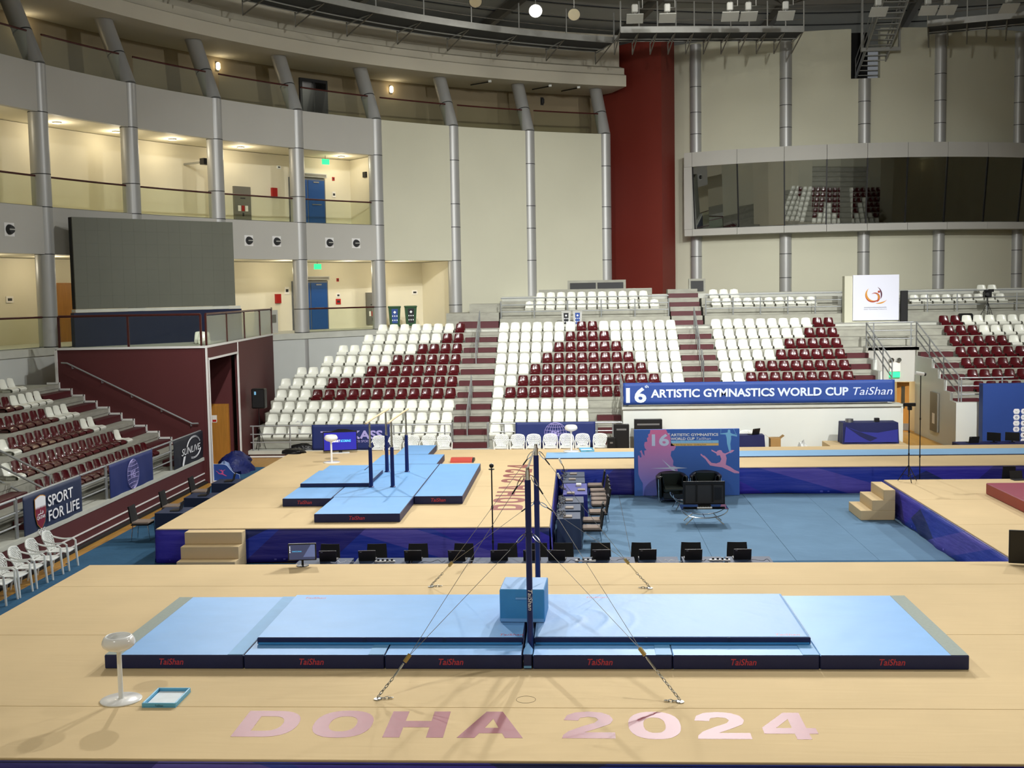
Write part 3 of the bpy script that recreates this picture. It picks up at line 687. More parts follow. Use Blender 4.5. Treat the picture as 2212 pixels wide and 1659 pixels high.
# ------------------------------------------------------------------ carpets
ca = thing('blue_carpet', (-9.9, 9.0, FL), 'blue carpet runner between the podiums and the side stand', 'carpet'); ca['kind'] = 'structure'
MB().box(-10.95, 9.6, -4, 6.0, FL, FL+0.012).build('carpet_strip', 'carpet_blue', ca)
MB().box(-10.9, 9.6, 6.004, 9.6, FL, FL+0.012).build('carpet_strip', 'carpet_blue', ca)
MB().box(-11.0, -8.7, 9.604, 24.0, FL, FL+0.012).build('carpet_strip', 'carpet_blue', ca)
cp = thing('blue_carpet', (4.5, 13.8, FL), 'blue carpet squares covering the pit between the podiums', 'carpet'); cp['kind'] = 'structure'
mat('carpet_pit', '#6685a0', 0.95, var=0.09, scale=0.9, bump=0.2, bscale=4, spec=0.1)
for i in range(5):
    x0 = 0.1+i*1.8
    MB().box(x0+0.004, x0+1.796, 9.61, 17.95, FL, FL+0.014+0.002*(i % 2)).build('carpet_strip', 'carpet_pit', cp)
MB().box(9.1, 18, 15.6, 17.95, FL, FL+0.012).build('carpet_strip', 'carpet_blue', cp)
# ------------------------------------------------------------------ podiums
def podium(name, label, rects, strips, skirts, loc):
    t = thing(name, loc, label, 'podium')
    for (x0, x1, y0, y1) in rects: MB().box(x0+0.03, x1-0.03, y0+0.03, y1-0.03, FL, -0.05).build('frame', 'ply', t)
    for (x0, x1, y0, y1) in strips: MB().rbox(x0, x1, y0, y1, -0.05, 0.0, 0.008).build('carpet_strip', 'deck', t)
    for (a, b, mt) in skirts:
        A_, B_ = Vector((*a, 0)), Vector((*b, 0)); d = (B_-A_); n = max(8, int(d.length*5)); nn = Vector((d.y, -d.x, 0)).normalized(); grid = []
        for iz in range(7):
            f = iz/6; rw = []
            for i in range(n+1):
                s = i/n*d.length
                wv = (0.018*math.sin(s*2.3+f*3)+0.014*math.sin(s*5.1-f*5+1)+0.01*math.sin(s*9+2))*f
                p = A_+d*(i/n)+nn*(0.022+wv*0.9+0.03*f); rw.append((p.x, p.y, -0.02-f*(0.755+0.012*math.sin(s*1.7))))
            grid.append(rw)
        m = MB(); shell(m, grid, 0.004); m.build('printed_skirt', mt, t, 'all')
        # dark drawn hem along the deck edge
        m = MB(); m.tube([A_+nn*0.012+Vector((0,0,-0.04)), B_+nn*0.012+Vector((0,0,-0.04))], 0.014, 6); m.build('hem', 'navy', t, True)
    return t
podium('gymnastics_podium', 'nearest beige podium with the high bar and printed blue skirt', [(-8.92, 9.6, -3.11, 6.21)],
       [(-8.92, 9.6, -3.11, -1.47), (-8.92, 9.6, -1.466, 1.6), (-8.92, 9.6, 1.604, 4.55), (-8.92, 9.6, 4.554, 6.21)],
       [((-8.92, -3.11), (9.6, -3.11), 'skirt_x'), ((9.6, 6.21), (-8.92, 6.21), 'skirt_x2'), ((-8.92, 6.21), (-8.92, -3.11), 'skirt_y')], (0, 1.5, FL))
podium('gymnastics_podium', 'far L-shaped beige podium with the parallel bars and vault runway', [(-8.87, 0.07, 9.65, 22.25), (0.05, 18.5, 17.95, 22.25)],
       [(-8.87, 0.07, 9.65, 12.1), (-8.87, 0.07, 12.104, 15.0), (-8.87, 0.07, 15.004, 17.948), (-8.87, 18.5, 17.95, 19.76), (-8.87, 18.5, 21.30, 22.25), (-8.87, -0.5, 19.764, 21.296), (-0.496, 18.5, 19.764, 21.296)],
       [((-8.87, 9.65), (0.07, 9.65), 'skirt_x'), ((0.07, 9.65), (0.07, 17.95), 'skirt_y'), ((0.07, 17.95), (18.5, 17.95), 'skirt_x2'), ((-8.87, 22.25), (-8.87, 9.65), 'skirt_y')], (-4.4, 16, FL))
podium('gymnastics_podium', 'beige podium past the blue pit with red mat on it', [(8.95, 18, 6.4, 15.55)], [(8.95, 18, 6.4, 9.6), (8.95, 18, 9.604, 12.6), (8.95, 18, 12.604, 15.55)],
       [((8.95, 15.55), (8.95, 6.4), 'skirt_y'), ((18, 15.55), (8.95, 15.55), 'skirt_x')], (13, 11, FL))
# vault runway strip
mat('runway', '#8fb9dd', 0.85, var=0.04, scale=2, spec=0.2)
r_ = thing('vault_runway', (8, 20.5, 0), 'long pale blue vault runway strip on the far podium', 'runway')
MB().rbox(-0.3, 18.4, 19.95, 21.2, 0.0, 0.03, 0.008).build('carpet', 'runway', r_)
MB().box(-0.3, 18.4, 19.93, 19.95, 0.0, 0.028).build('edge_tape', 'navy', r_)
# ------------------------------------------------------------------ carpeted step blocks
def steps(loc, rz, label, w=1.35, n=3, run=0.29):
    t = local(thing('step_block', loc, label, 'steps', 'beige carpeted step blocks', rz))
    rise = 0.8/n if n == 3 else 0.26
    for i in range(n):
        # solid tread from front (y=0) to the podium (y=n*run)
        MB().rbox(-w/2, w/2, i*run, n*run, 0.02 if i == 0 else rise*i, rise*(i+1)-(0.002 if i == n-1 else 0), 0.008).build('tread', 'deck', t)
    MB().box(-w/2+0.03, w/2-0.03, 0.03, n*run-0.02, 0.0, 0.02).build('base', 'black_matte', t)
    return t
steps((-7.42, 8.66, FL), 0, 'beige three-step block at the front corner of the far podium', 1.3)
steps((7.95, 14.62, FL), -PI/2, 'beige three-step block climbing out of the blue pit', 1.3)
# ------------------------------------------------------------------ floor lettering
mat('letter_maroon', '#8d3440', 0.46, spec=0.5, var=0.05, scale=6)
mat('letter_maroon2', '#8a4038', 0.6, var=0.04, scale=6)
mat('letter_pink', '#c79d94', 0.45, spec=0.5, var=0.05, scale=6)
def _oval(cx, cy, rx, ry, a0=0, a1=360, n=32, k=2.4):
    out = []
    for i in range(n+1):
        a = math.radians(a0+(a1-a0)*i/n); c, s_ = math.cos(a), math.sin(a)
        out.append((cx+rx*math.copysign(abs(c)**(2/k), c), cy+ry*math.copysign(abs(s_)**(2/k), s_)))
    return out
def glyph(ch):
    # wide heavy grotesque capitals and figures in a unit box; list of outlines (holes run inside outers)
    if ch == 'D': return [[(0,0),(0,1),(0.5,1)]+_oval(0.5,0.5,0.5,0.5,90,-90,20)[1:], [(0.27,0.22),(0.27,0.78),(0.48,0.78)]+_oval(0.48,0.5,0.25,0.28,90,-90,16)[1:]]
    if ch in 'O0': return [_oval(0.5,0.5,0.5,0.52)[:-1], _oval(0.5,0.5,0.23 if ch == 'O' else 0.21,0.29)[:-1]]
    if ch == 'H': return [[(0,0),(0,1),(0.28,1),(0.28,0.62),(0.72,0.62),(0.72,1),(1,1),(1,0),(0.72,0),(0.72,0.38),(0.28,0.38),(0.28,0)]]
    if ch == 'A': return [[(-0.04,0),(0.36,1),(0.64,1),(1.04,0),(0.75,0),(0.69,0.17),(0.31,0.17),(0.25,0)], [(0.385,0.37),(0.5,0.72),(0.615,0.37)]]
    if ch == '2': return [[(0.0,0.0),(1.0,0.0),(1.0,0.22),(0.42,0.22),(0.72,0.40),(0.92,0.54),(0.98,0.70),(0.92,0.87),(0.76,0.98),(0.5,1.02),(0.24,0.98),(0.08,0.87),(0.02,0.68),(0.30,0.66),(0.34,0.77),(0.5,0.81),(0.64,0.78),(0.69,0.69),(0.62,0.58),(0.36,0.43),(0.12,0.26),(0.02,0.12)]]
    if ch == '4': return [[(0.56,0),(0.56,0.2),(0.0,0.2),(0.0,0.42),(0.52,1),(0.83,1),(0.83,0.41),(1.0,0.41),(1.0,0.2),(0.83,0.2),(0.83,0)], [(0.26,0.41),(0.56,0.41),(0.56,0.75)]]
def floor_text(label, origin, ex, ey, words, m, H):
    t = thing('floor_lettering', origin, label, 'lettering'); X, Y_ = Vector(ex), Vector(ey)
    for (w_, off, wd) in words:
        n = len(w_); gap = 0.055*wd; lw = (wd-gap*(n-1))/n
        for i, ch in enumerate(w_):
            cu = bpy.data.curves.new('letter', 'CURVE'); cu.dimensions = '2D'; cu.fill_mode = 'BOTH'; cu.extrude = 0.0006
            for ol in glyph(ch):
                sp = cu.splines.new('POLY'); sp.points.add(len(ol)-1); sp.use_cyclic_u = True
                for k, (u, v) in enumerate(ol): sp.points[k].co = (u*lw, v*H, 0, 1)
            tmp = bpy.data.objects.new('letter', cu); COL.objects.link(tmp); bpy.context.view_layer.update()
            me = bpy.data.meshes.new_from_object(tmp.evaluated_get(bpy.context.evaluated_depsgraph_get())); bpy.data.objects.remove(tmp); bpy.data.curves.remove(cu)
            o0 = X*(off+i*(lw+gap))+Vector((0,0,0.0012))
            for v in me.vertices: v.co = o0+X*v.co.x+Y_*v.co.y+Vector((0,0,v.co.z))
            me.materials.clear(); me.materials.append(M(m)); o = bpy.data.objects.new('letter', me); COL.objects.link(o); o.parent = t
    return t
floor_text('glossy maroon DOHA 2024 lettering on the near podium front', (-3.44, -2.45, 0), (1,0,0), (0,1,0), (('DOHA', 0, 3.46), ('2024', 3.95, 3.0)), 'letter_maroon', 0.84)
floor_text('maroon DOHA 2024 lettering running away on the far podium', (-0.63, 11.62, 0), (0,1,0), (-1,0,0), (('DOHA', 0, 3.5), ('2024', 3.95, 3.25)), 'letter_maroon2', 0.78)
# ------------------------------------------------------------------ mats
mat('mat_top', '#77aee6', 0.5, var=0.05, scale=1.3, bump=0.18, bscale=1.6, stretch=(1, 1.8, 1), spec=0.35)
mat('mat_top_pale', '#84aede', 0.55, var=0.04, scale=1.3, bump=0.35, bscale=1.4, stretch=(1.6, 1, 1), spec=0.3)
mat('mat_side', '#17204f', 0.5, var=0.06, scale=3, bump=0.15, bscale=3)
mat('mat_seam', '#6ea6d6', 0.6, var=0.05, scale=4)
mat('velcro', '#9aa49c', 0.9, var=0.06, scale=20)
mat('red_print', '#c23a48', 0.5)
mat('white_print', '#e9ecf4', 0.5)
mat('block_blue', '#3d8fcb', 0.5, var=0.07, scale=2.5, bump=0.1, bscale=3)
def pad(name, x0, x1, y0, y1, z0, z1, label, group, top='mat_top', side='mat_side', b=0.012, text=None, face='y'):
    t = thing(name, ((x0+x1)/2, y0, z0), label, 'mat', group)
    m = MB(); m.rbox(x0, x1, y0, y1, z0, z1, b); o = m.build('cover', [top, side], t)
    for p in o.data.polygons: p.material_index = 0 if p.normal.z > 0.4 else 1
    if text: text_obj('maker_name', text[0], text[1], 'red_print', ((x0+x1)/2+text[2], y0-0.002, z0+(z1-z0)/2-text[1]*0.3), (1,0,0), (0,0,1), bold=0.01, shear=0.25, align='CENTER', parent=o, width=text[3])
    return t
hbm = ['outer left end', 'second from the left end', 'left of the near upright', 'right of the near upright', 'second from the right end', 'outer right end']
for i in range(6):
    x0 = -6+2*i+(0.006 if i else 0)+(0.07 if i == 3 else 0); x1 = -4+2*i-(0.006 if i < 5 else 0)-(0.07 if i == 2 else 0)
    t = pad('landing_mat', x0, x1, 0.0, 3.08, 0.0, 0.2, 'navy-sided light blue landing mat under the high bar, %s' % hbm[i], 'landing mats under the high bar', text=('TaiShan', 0.125, -0.03, 0.345))
    if i == 0: MB().box(x0+0.01, x0+0.24, 0.012, 3.06, 0.2, 0.203).build('hook_strip', 'velcro', t)
    if i == 5: MB().box(x1-0.24, x1-0.01, 0.012, 3.06, 0.2, 0.203).build('hook_strip', 'velcro', t)
    if i < 5 and i != 2: MB().box(x1-0.22, x1+0.0, 0.012, 3.07, 0.2, 0.206).build('joining_flap', 'mat_seam', t)
for i, (x0, x1, lab) in enumerate(((-3.93, -0.08, 'left'), (0.08, 3.97, 'right'))):
    t = pad('top_mat', x0, x1, 0.46, 2.80, 0.208, 0.31, 'thin pale blue top mat on the landing mats, %s of the near upright' % lab, 'top mats under the high bar', 'mat_top' if i == 0 else 'mat_top_pale')
    MB().box(x0+0.02, x1-0.02, 0.45, 0.46, 0.208, 0.24).build('shadow_strip', 'block_blue', t)  # shadow along the top mat's foot, painted as a darker blue strip
    for fx in (0.4, 0.7): MB().box(x0+(x1-x0)*fx, x0+(x1-x0)*fx+0.05, 0.455, 0.46, 0.241, 0.307).build('strap', 'navy', t)
    text_obj('maker_name', 'TaiShan', 0.12, 'red_print', ((x0+0.2) if i == 0 else x0+0.75, 2.55, 0.3115), (1,0,0), (0,1,0), shear=0.25, width=0.34, parent=t)
    text_obj('maker_name', 'TaiShan', 0.12, 'red_print', (-0.42 if i == 0 else 3.5, 0.55, 0.3115), (1,0,0), (0,1,0), shear=0.25, width=0.34, parent=t)
def crease(x, y):
    h = 0.0
    for r, a0, a1, am in ((0.55, -50, 50, 0.010), (0.95, -40, 55, 0.014), (1.35, -35, 35, 0.008)):
        dx, dy = x-0.2, y-1.25; d = math.hypot(dx, dy); a = math.degrees(math.atan2(dy, dx))
        if a0 < a < a1: h += am*math.exp(-((d-r-0.05*math.sin(a*0.07))/0.045)**2)*math.sin(PI*(a-a0)/(a1-a0))
    for (xa, ya, xb, yb, am) in ((1.75, 2.75, 2.75, 0.75, 0.010), (2.25, 2.7, 3.6, 1.35, 0.009), (2.9, 2.7, 3.85, 2.05, 0.007), (0.35, 0.6, 1.1, 1.0, 0.008), (1.2, 2.7, 1.9, 2.2, 0.006)):
        L2 = (xb-xa)**2+(yb-ya)**2; t = ((x-xa)*(xb-xa)+(y-ya)*(yb-ya))/L2
        if 0 < t < 1: d = abs((x-xa)*(yb-ya)-(y-ya)*(xb-xa))/math.sqrt(L2)+0.06*math.sin(t*4); h += am*math.exp(-(d/0.04)**2)*math.sin(PI*t)
    return h
m = MB(); shell(m, [[(0.1+3.85*i/110, 0.475+2.31*j/60, 0.311+crease(0.1+3.85*i/110, 0.475+2.31*j/60)*min(1, j/4, (60-j)/4, i/4, (110-i)/4)) for i in range(111)] for j in range(61)][::-1], 0.002)
m.build('creased_cover', 'mat_top_pale', t, 'all')
b_ = thing('foam_block', (-0.125, 1.2, 0.313), 'light blue foam block standing on the top mats behind the near upright', 'foam block')
m = MB(); m.rbox(-0.46, 0.21, 1.2, 1.95, 0.313, 0.81, 0.014); o = m.build('cover', ['mat_top_pale', 'block_blue'], b_); b_.rotation_euler = (0, 0, -0.05)
for p in o.data.polygons: p.material_index = 0 if p.normal.z > 0.4 else 1
MB().rbox(-0.22, -0.04, 1.185, 1.2, 0.66, 0.69, 0.005).build('handle_strap', 'mat_top', b_); MB().box(-0.45, 0.2, 1.192, 1.2, 0.32, 0.37).build('bottom_flap', 'mat_top', b_)
# ------------------------------------------------------------------ high bar
mat('post_navy', '#15245e', 0.35, 0.2)
hb = thing('high_bar', (0.03, 1.54, 0.0), 'navy and chrome high bar with guy cables and chains', 'high bar')
NP, FP = Vector((0.03, 0.34, 0)), Vector((0.06, 2.74, 0))
for p in (NP, FP):
    u = MB(); u.tube([(p.x, p.y, 0.0), (p.x, p.y, 2.60)], 0.043, 16); up = u.build('upright', 'post_navy', hb, True)
    up['_o'] = hb['_o']
    MB().tube([(p.x, p.y, 2.60), (p.x, p.y, 2.72)], 0.034, 14).build('chrome_sleeve', 'chrome', up, True)
    MB().cyl(p.x, p.y, 2.70, 2.78, 0.026, 12).build('bar_fitting', 'chrome', up, True)
    MB().cyl(p.x, p.y, 1.80, 1.86, 0.05, 16).build('collar', 'post_navy', up, True)
text_obj('maker_name', 'TaiShan', 0.085, 'white_print', (NP.x-0.02, NP.y-0.045, 1.05), (0,0,-1), (1,0,0), width=0.30, shear=0.2, parent=hb)
MB().tube([NP+Vector((0,-0.06,2.76)), FP+Vector((0,0.06,2.76))], 0.015, 12).build('bar', 'chrome', hb, True)
def ring_link(m, c, d, up, L, W, r):
    d = d.normalized(); s = d.cross(up).normalized(); pts = []
    for i in range(13):
        a = 2*PI*i/12; pts.append(c+d*(math.cos(a)*L)+s*(math.sin(a)*W))
    m.tube(pts, r, 5, cap=False)
def chain(m, a, b, n):
    d = b-a; up = Vector((0,0,1))
    for i in range(n):
        c = a+d*((i+0.5)/n); u2 = up if i % 2 else d.cross(up).normalized()
        ring_link(m, c, d, u2, d.length/n*0.66, 0.016, 0.0055)
mat('cable', '#8f8d86', 0.4, 0.7); mat('brass', '#a3915c', 0.4, 0.6)
for post, (anc, pul) in ((NP, ((-1.89, -1.19, 0), (-1.52, -0.88, 0.47))), (NP, ((1.99, -1.26, 0), (1.52, -0.88, 0.56))), (FP, ((-1.92, 4.45, 0), (-1.49, 4.0, 0.54))), (FP, ((1.96, 4.3, 0), (1.53, 4.0, 0.58)))):
    anc, pul = Vector(anc), Vector(pul); dirn = (pul-anc).normalized()
    s = 1 if anc.x > 0 else -1
    for z, r0 in ((2.66, 0.045), (1.83, 0.05)):
        at = Vector((post.x+s*0.05, post.y, z)); d = (pul-at).normalized()
        q = at+d*0.22
        m = MB(); ring_link(m, at+d*0.09, d, Vector((0,1,0)), 0.09, 0.022, 0.007); m.build('shackle', 'chrome', hb, True)
        MB().tube([q-d*0.04, q+d*0.10], 0.011, 8).build('ferrule', 'black', hb, True)
        MB().tube([q, pul], 0.0035, 6).build('guy_cable', 'cable', hb, True)
    # pulley plates, turnbuckle, chain, hook on the floor plate
    sd = dirn.cross(Vector((0,0,1))).normalized(); nrm = sd.cross(dirn)
    MB().obox(pul-dirn*0.03, (dirn, nrm, sd), 0.06, 0.024, 0.014).build('pulley', 'brass', hb)
    p1 = pul-dirn*0.11; p2 = pul-dirn*0.34
    m = MB(); m.tube([p1, p2], 0.011, 8); m.tube([p1-dirn*0.03+sd*0.014, p2+dirn*0.03+sd*0.014], 0.006, 6); m.tube([p1-dirn*0.03-sd*0.014, p2+dirn*0.03-sd*0.014], 0.006, 6); m.build('turnbuckle', 'chrome', hb, True)
    m = MB(); chain(m, p2, anc+Vector((0,0,0.03)), max(4, int((p2-anc).length/0.055))); chain(m, anc+Vector((0,0,0.015)), anc+Vector((s*-0.02+0.17*(1 if anc.x < 0 else -1), 0.03, 0.015)), 4); m.build('chain', 'steel', hb, True)
    MB().cyl(anc.x, anc.y, 0.0, 0.012, 0.05, 14).build('floor_anchor', 'steel', hb, True)
# infill between the mats round the uprights
f_ = thing('mat_infill', (0.0, 1.5, 0.0), 'narrow blue infill strip and navy strap between the mats at the uprights', 'mat')
MB().rbox(-0.055, 0.055, 0.45, 2.62, 0.0, 0.2, 0.006).build('infill', 'mat_top', f_); MB().rbox(-0.055, 0.06, 0.0, 0.26, 0.0, 0.205, 0.01).build('strap_pad', 'mat_side', f_)
m = MB(); m.add([(-0.06,0.02,0.206),(0.07,0.02,0.206),(0.07,0.25,0.206),(-0.06,0.25,0.206),(0.0,0.26,0.30)], [(0,1,4),(1,2,4),(2,3,4),(3,0,4),(3,2,1,0)]); m.build('peaked_flap', 'mat_top', f_)
MB().box(-0.05, 0.055, -0.012, 0.0, 0.02, 0.05).build('buckle_strap', 'mat_seam', f_)
# ------------------------------------------------------------------ parallel bars
PB = [('landing_mat', -5.37, -3.37, 10.24, 12.42, 'front'), ('landing_mat', -6.63, -5.41, 12.25, 17.72, 'side nearest the side stand'), ('landing_mat', -3.36, -2.15, 12.45, 17.82, 'side nearest the floor lettering'),
      ('landing_mat', -5.40, -3.37, 12.43, 17.80, 'middle under the bars'), ('landing_mat', -5.42, -3.45, 17.81, 19.82, 'fourth from the front'), ('landing_mat', -5.0, -3.97, 19.83, 22.0, 'rearmost')]
for i, (nm, x0, x1, y0, y1, lab) in enumerate(PB):
    pad(nm, x0, x1, y0, y1, 0.0, 0.2, 'blue landing mat round the parallel bars, %s' % lab, 'landing mats round the parallel bars', text=('TaiShan', 0.125, (0.0, -0.05, 0.0)[i], 0.36) if i < 3 else None)
pad('top_mat', -6.58, -4.76, 13.90, 16.1, 0.2, 0.30, 'thin navy-edged blue top mat beside the parallel bars', 'landing mats round the parallel bars')
pbr = thing('parallel_bars', (-4.4, 15.1, 0.2), 'parallel bars with wooden rails on four navy posts', 'parallel bars')
mat('beech', '#e3c79a', 0.5, var=0.06, scale=6)
for x in (-4.69, -4.12):
    m = MB(); m.tube([(x, 13.36, 1.93), (x, 14.2, 1.945), (x, 16.0, 1.945), (x, 16.87, 1.93)], 0.026, 12); m.build('rail', 'beech', pbr, True)
    for y in (13.86, 16.38):
        m = MB(); m.lathe(x, y, [(0,0.2),(0.075,0.2),(0.075,0.215),(0.055,0.23),(0.048,1.24),(0.03,1.26),(0,1.26)], 14); po = m.build('post', 'post_navy', pbr, True); po['_o'] = pbr['_o']
        m = MB(); m.lathe(x, y, [(0,1.25),(0.038,1.25),(0.038,1.30),(0.028,1.32),(0.026,1.85),(0.02,1.92),(0,1.92)], 12); m.build('chrome_riser', 'chrome', po, True)
# orange-red roll behind the mats
mat('red_vinyl', '#c2402f', 0.5)
rr = thing('springboard_wedge', (-2.85, 19.6, 0), 'low red vinyl pad lying behind the blue mats', 'pad')
m = MB(); prof = [(19.30, 0.0), (19.9, 0.0), (19.88, 0.06), (19.72, 0.12), (19.48, 0.12), (19.32, 0.06)]; m.prism(prof, 'x', -3.22, -2.55); m.build('cover', 'red_vinyl', rr)
MB().prism([(y, z*0.9) for y, z in prof], 'x', -2.55, -2.50).build('end_cap', 'black', rr)
# red mat on the right podium
mat('crimson', '#8c2340', 0.5, var=0.06, scale=2, bump=0.15, bscale=2); mat('rust_side', '#93382c', 0.55, var=0.05, scale=3)
rm = thing('crash_mat', (13.5, 11.0, 0), 'crimson crash mat with rust sides at the picture edge', 'mat')
m = MB(); m.rbox(10.85, 16.8, 8.6, 13.3, 0, 0.28, 0.02); o = m.build('cover', ['crimson', 'rust_side'], rm)
for p in o.data.polygons: p.material_index = 0 if p.normal.z > 0.4 else 1
# ------------------------------------------------------------------ chalk stands and trays
def chalk_stand(loc, label):
    t = local(thing('chalk_stand', loc, label, 'chalk stand', 'white chalk bowl stands'))
    MB().lathe(0, 0, [(0,0),(0.262,0),(0.265,0.012),(0.255,0.02),(0.06,0.028),(0,0.028)], 40).build('base', 'white_gloss', t, True)
    MB().lathe(0, 0, [(0.034,0.028),(0.032,0.04),(0.031,0.64),(0.05,0.655),(0.05,0.66)], 20).build('stem', 'white_gloss', t, True)
    MB().lathe(0, 0, [(0,0.655),(0.07,0.66),(0.15,0.69),(0.20,0.73),(0.213,0.765),(0.205,0.80),(0.188,0.835),(0.16,0.862),(0.148,0.858),(0.168,0.82),(0.175,0.78),(0.14,0.73),(0,0.70)], 40).build('bowl', 'white_gloss', t, 'all')
    return t
cs = reg(chalk_stand((-5.26, -1.24, 0), 'white chalk bowl on a stand at the near podium corner'))
copy_tree(cs, (-6.99, 19.64, 0), 0.4, 'white chalk bowl on a stand in front of the scoring screen'); copy_tree(cs, (0.5, 21.62, 0), 0.9, 'white chalk bowl on a stand beside the vault runway')
mat('tray_blue', '#69b6dc', 0.4); mat('chalk', '#e4ecef', 0.95, var=0.06, scale=8)
def tray(loc, rz, label):
    t = local(thing('chalk_tray', loc, label, 'tray', 'light blue chalk trays', rz)); w_, d_ = 0.22, 0.29
    MB().box(-w_, w_, -d_, d_, 0, 0.012).build('floor_panel', 'tray_blue', t)
    for (x0, x1, y0, y1) in ((-w_, w_, -d_, -d_+0.02), (-w_, w_, d_-0.02, d_), (-w_, -w_+0.02, -d_+0.02, d_-0.02), (w_-0.02, w_, -d_+0.02, d_-0.02)): MB().rbox(x0, x1, y0, y1, 0.012, 0.06, 0.004).build('rim', 'tray_blue', t)
    MB().box(-w_+0.03, w_-0.03, -d_+0.03, d_-0.03, 0.012, 0.018).build('chalk_layer', 'chalk', t)
    text_obj('maker_name', 'TaiShan', 0.035, 'black', (-0.05, -d_-0.002, 0.015), (1,0,0), (0,0,1), parent=t)
    return t
tr = reg(tray((-4.66, -1.22, 0), 0.0, 'light blue tray with chalk dust beside the nearest bowl')); copy_tree(tr, (1.0, 21.75, 0), 0.1, 'light blue tray beside the bowl at the runway')

ck = thing('pen_circle', (0.03, -1.18, 0.0), 'thin circle drawn on the carpet below the high bar', 'mark'); m = MB(); m.tube([(0.03+0.125*math.cos(2*PI*i/32), -1.18+0.125*math.sin(2*PI*i/32), 0.001) for i in range(33)], 0.0022, 4); m.build('line', 'ply', ck)
# ------------------------------------------------------------------ flat print helpers
from mathutils.geometry import tessellate_polygon
class Plane:
    # a printed plane: origin, reading direction, up; uv in metres
    def __init__(s, o, ex, ey): s.o, s.x, s.y = Vector(o), Vector(ex).normalized(), Vector(ey).normalized(); s.n = s.x.cross(s.y)
    def p(s, u, v, l=0.0): return s.o+s.x*u+s.y*v+s.n*l
def poly(parent, name, pl, pts, m, lift=0.003, th=0.002):
    tri = tessellate_polygon([[Vector((u, v, 0)) for u, v in pts]]); k = len(pts); mb = MB()
    ar = sum(pts[i][0]*pts[(i+1)%k][1]-pts[(i+1)%k][0]*pts[i][1] for i in range(k))
    vs = [pl.p(u, v, lift) for u, v in pts]+[pl.p(u, v, lift-th) for u, v in pts]
    fs = []
    for t in tri:
        a, b, c = [Vector((*pts[i], 0)) for i in t]
        if (b-a).cross(c-a).z < 0: t = (t[0], t[2], t[1])
        fs.append(tuple(t))
    fs += [(i, (i+1)%k, k+(i+1)%k, k+i) if ar < 0 else ((i+1)%k, i, k+i, k+(i+1)%k) for i in range(k)]
    mb.add(vs, fs)
    return mb.build(name, m, parent)
def lines(parent, name, pl, paths, m, w=0.012, lift=0.004):
    mb = MB()
    for path in paths: mb.tube([pl.p(u, v, lift) for u, v in path], w/2, 4)
    return mb.build(name, m, parent)
def wtext(parent, name, pl, txt, u, v, h, width, m, bold=0.0, shear=0.0, lift=0.004, align='LEFT', spacing=1.0):
    return text_obj(name, txt, h/0.72, m, pl.p(u, v, lift), pl.x, pl.y, bold=bold, shear=shear, width=width, align=align, parent=parent, spacing=spacing)
def arc_pts(cu, cv, ru, rv, a0, a1, n=24): return [(cu+ru*math.cos(math.radians(a0+(a1-a0)*i/n)), cv+rv*math.sin(math.radians(a0+(a1-a0)*i/n))) for i in range(n+1)]
def crescent(cu, cv, r, a0, a1, wmax, n=28, skew=0.5):
    out, inn = [], []
    for i in range(n+1):
        t = i/n; a = math.radians(a0+(a1-a0)*t); w_ = wmax*math.sin(PI*t**skew)
        out.append((cu+r*math.cos(a), cv+r*math.sin(a))); inn.append((cu+(r-w_)*math.cos(a), cv+(r-w_)*math.sin(a)))
    return out+inn[::-1]
def cloth(parent, name, pl, W, H, m, wave=0.012, nu=40, nv=10, th=0.004, lift=0.0, sag=0.0):
    grid = []
    for j in range(nv+1):
        v = H*(1-j/nv); f = j/nv; rw = []
        for i in range(nu+1):
            u = W*i/nu
            d = wave*(math.sin(u*3.1+f*2)+0.6*math.sin(u*7.3+1-f*3))*(0.25+0.75*f)
            rw.append(pl.p(u, v-sag*math.sin(PI*i/nu), lift+d-abs(wave)*1.65))
        grid.append(rw)
    mb = MB(); shell(mb, grid, th); return mb.build(name, m, parent, 'all')
mat('banner_blue', '#24458f', 0.6, var=0.05, scale=1.5); mat('banner_navy', '#1a2a66', 0.6, var=0.06, scale=2); mat('banner_slate', '#1d2c4c', 0.6, var=0.06, scale=2); mat('banner_black', '#191d28', 0.6)
mat('print_ice', '#cfdcf6', 0.5); mat('print_white', '#eef0f4', 0.5); mat('print_lilac', '#a9a2dc', 0.5); mat('print_sky', '#86c8f0', 0.5); mat('print_sand', '#efc473', 0.5); mat('print_pink', '#d0568f', 0.5); mat('print_pale_pink', '#e3a0cc', 0.5)
mat('print_maroon', '#7c1f3a', 0.5); mat('print_black', '#15161b', 0.5); mat('print_gold', '#c98a2b', 0.5); mat('print_rust', '#a23a22', 0.5); mat('print_plum', '#4c1632', 0.5); mat('print_grey', '#6b6f7c', 0.6); mat('board_white', '#d9dcea', 0.55)
# long blue banner over the white wall
b = thing('text_banner', (2.39, 26.28, 1.03), 'long blue banner reading 16th artistic gymnastics world cup', 'banner')
pl = Plane((2.39, 26.28, 1.03), (1,0,0), (0,0,1)); b = cloth(b, 'cloth', pl, 9.75, 0.81, 'banner_blue', 0.01, 90, 6)
wtext(b, 'numeral', pl, '16', 0.10, 0.10, 0.53, 0.74, 'print_ice', bold=0.03); wtext(b, 'suffix', pl, 'th', 0.78, 0.62, 0.11, 0.14, 'print_ice', 0.01)
wtext(b, 'headline', pl, 'ARTISTIC GYMNASTICS WORLD CUP', 1.0, 0.27, 0.29, 7.10, 'print_ice', bold=0.03); wtext(b, 'maker_name', pl, 'TaiShan', 8.27, 0.27, 0.29, 1.40, 'print_ice', shear=0.25)
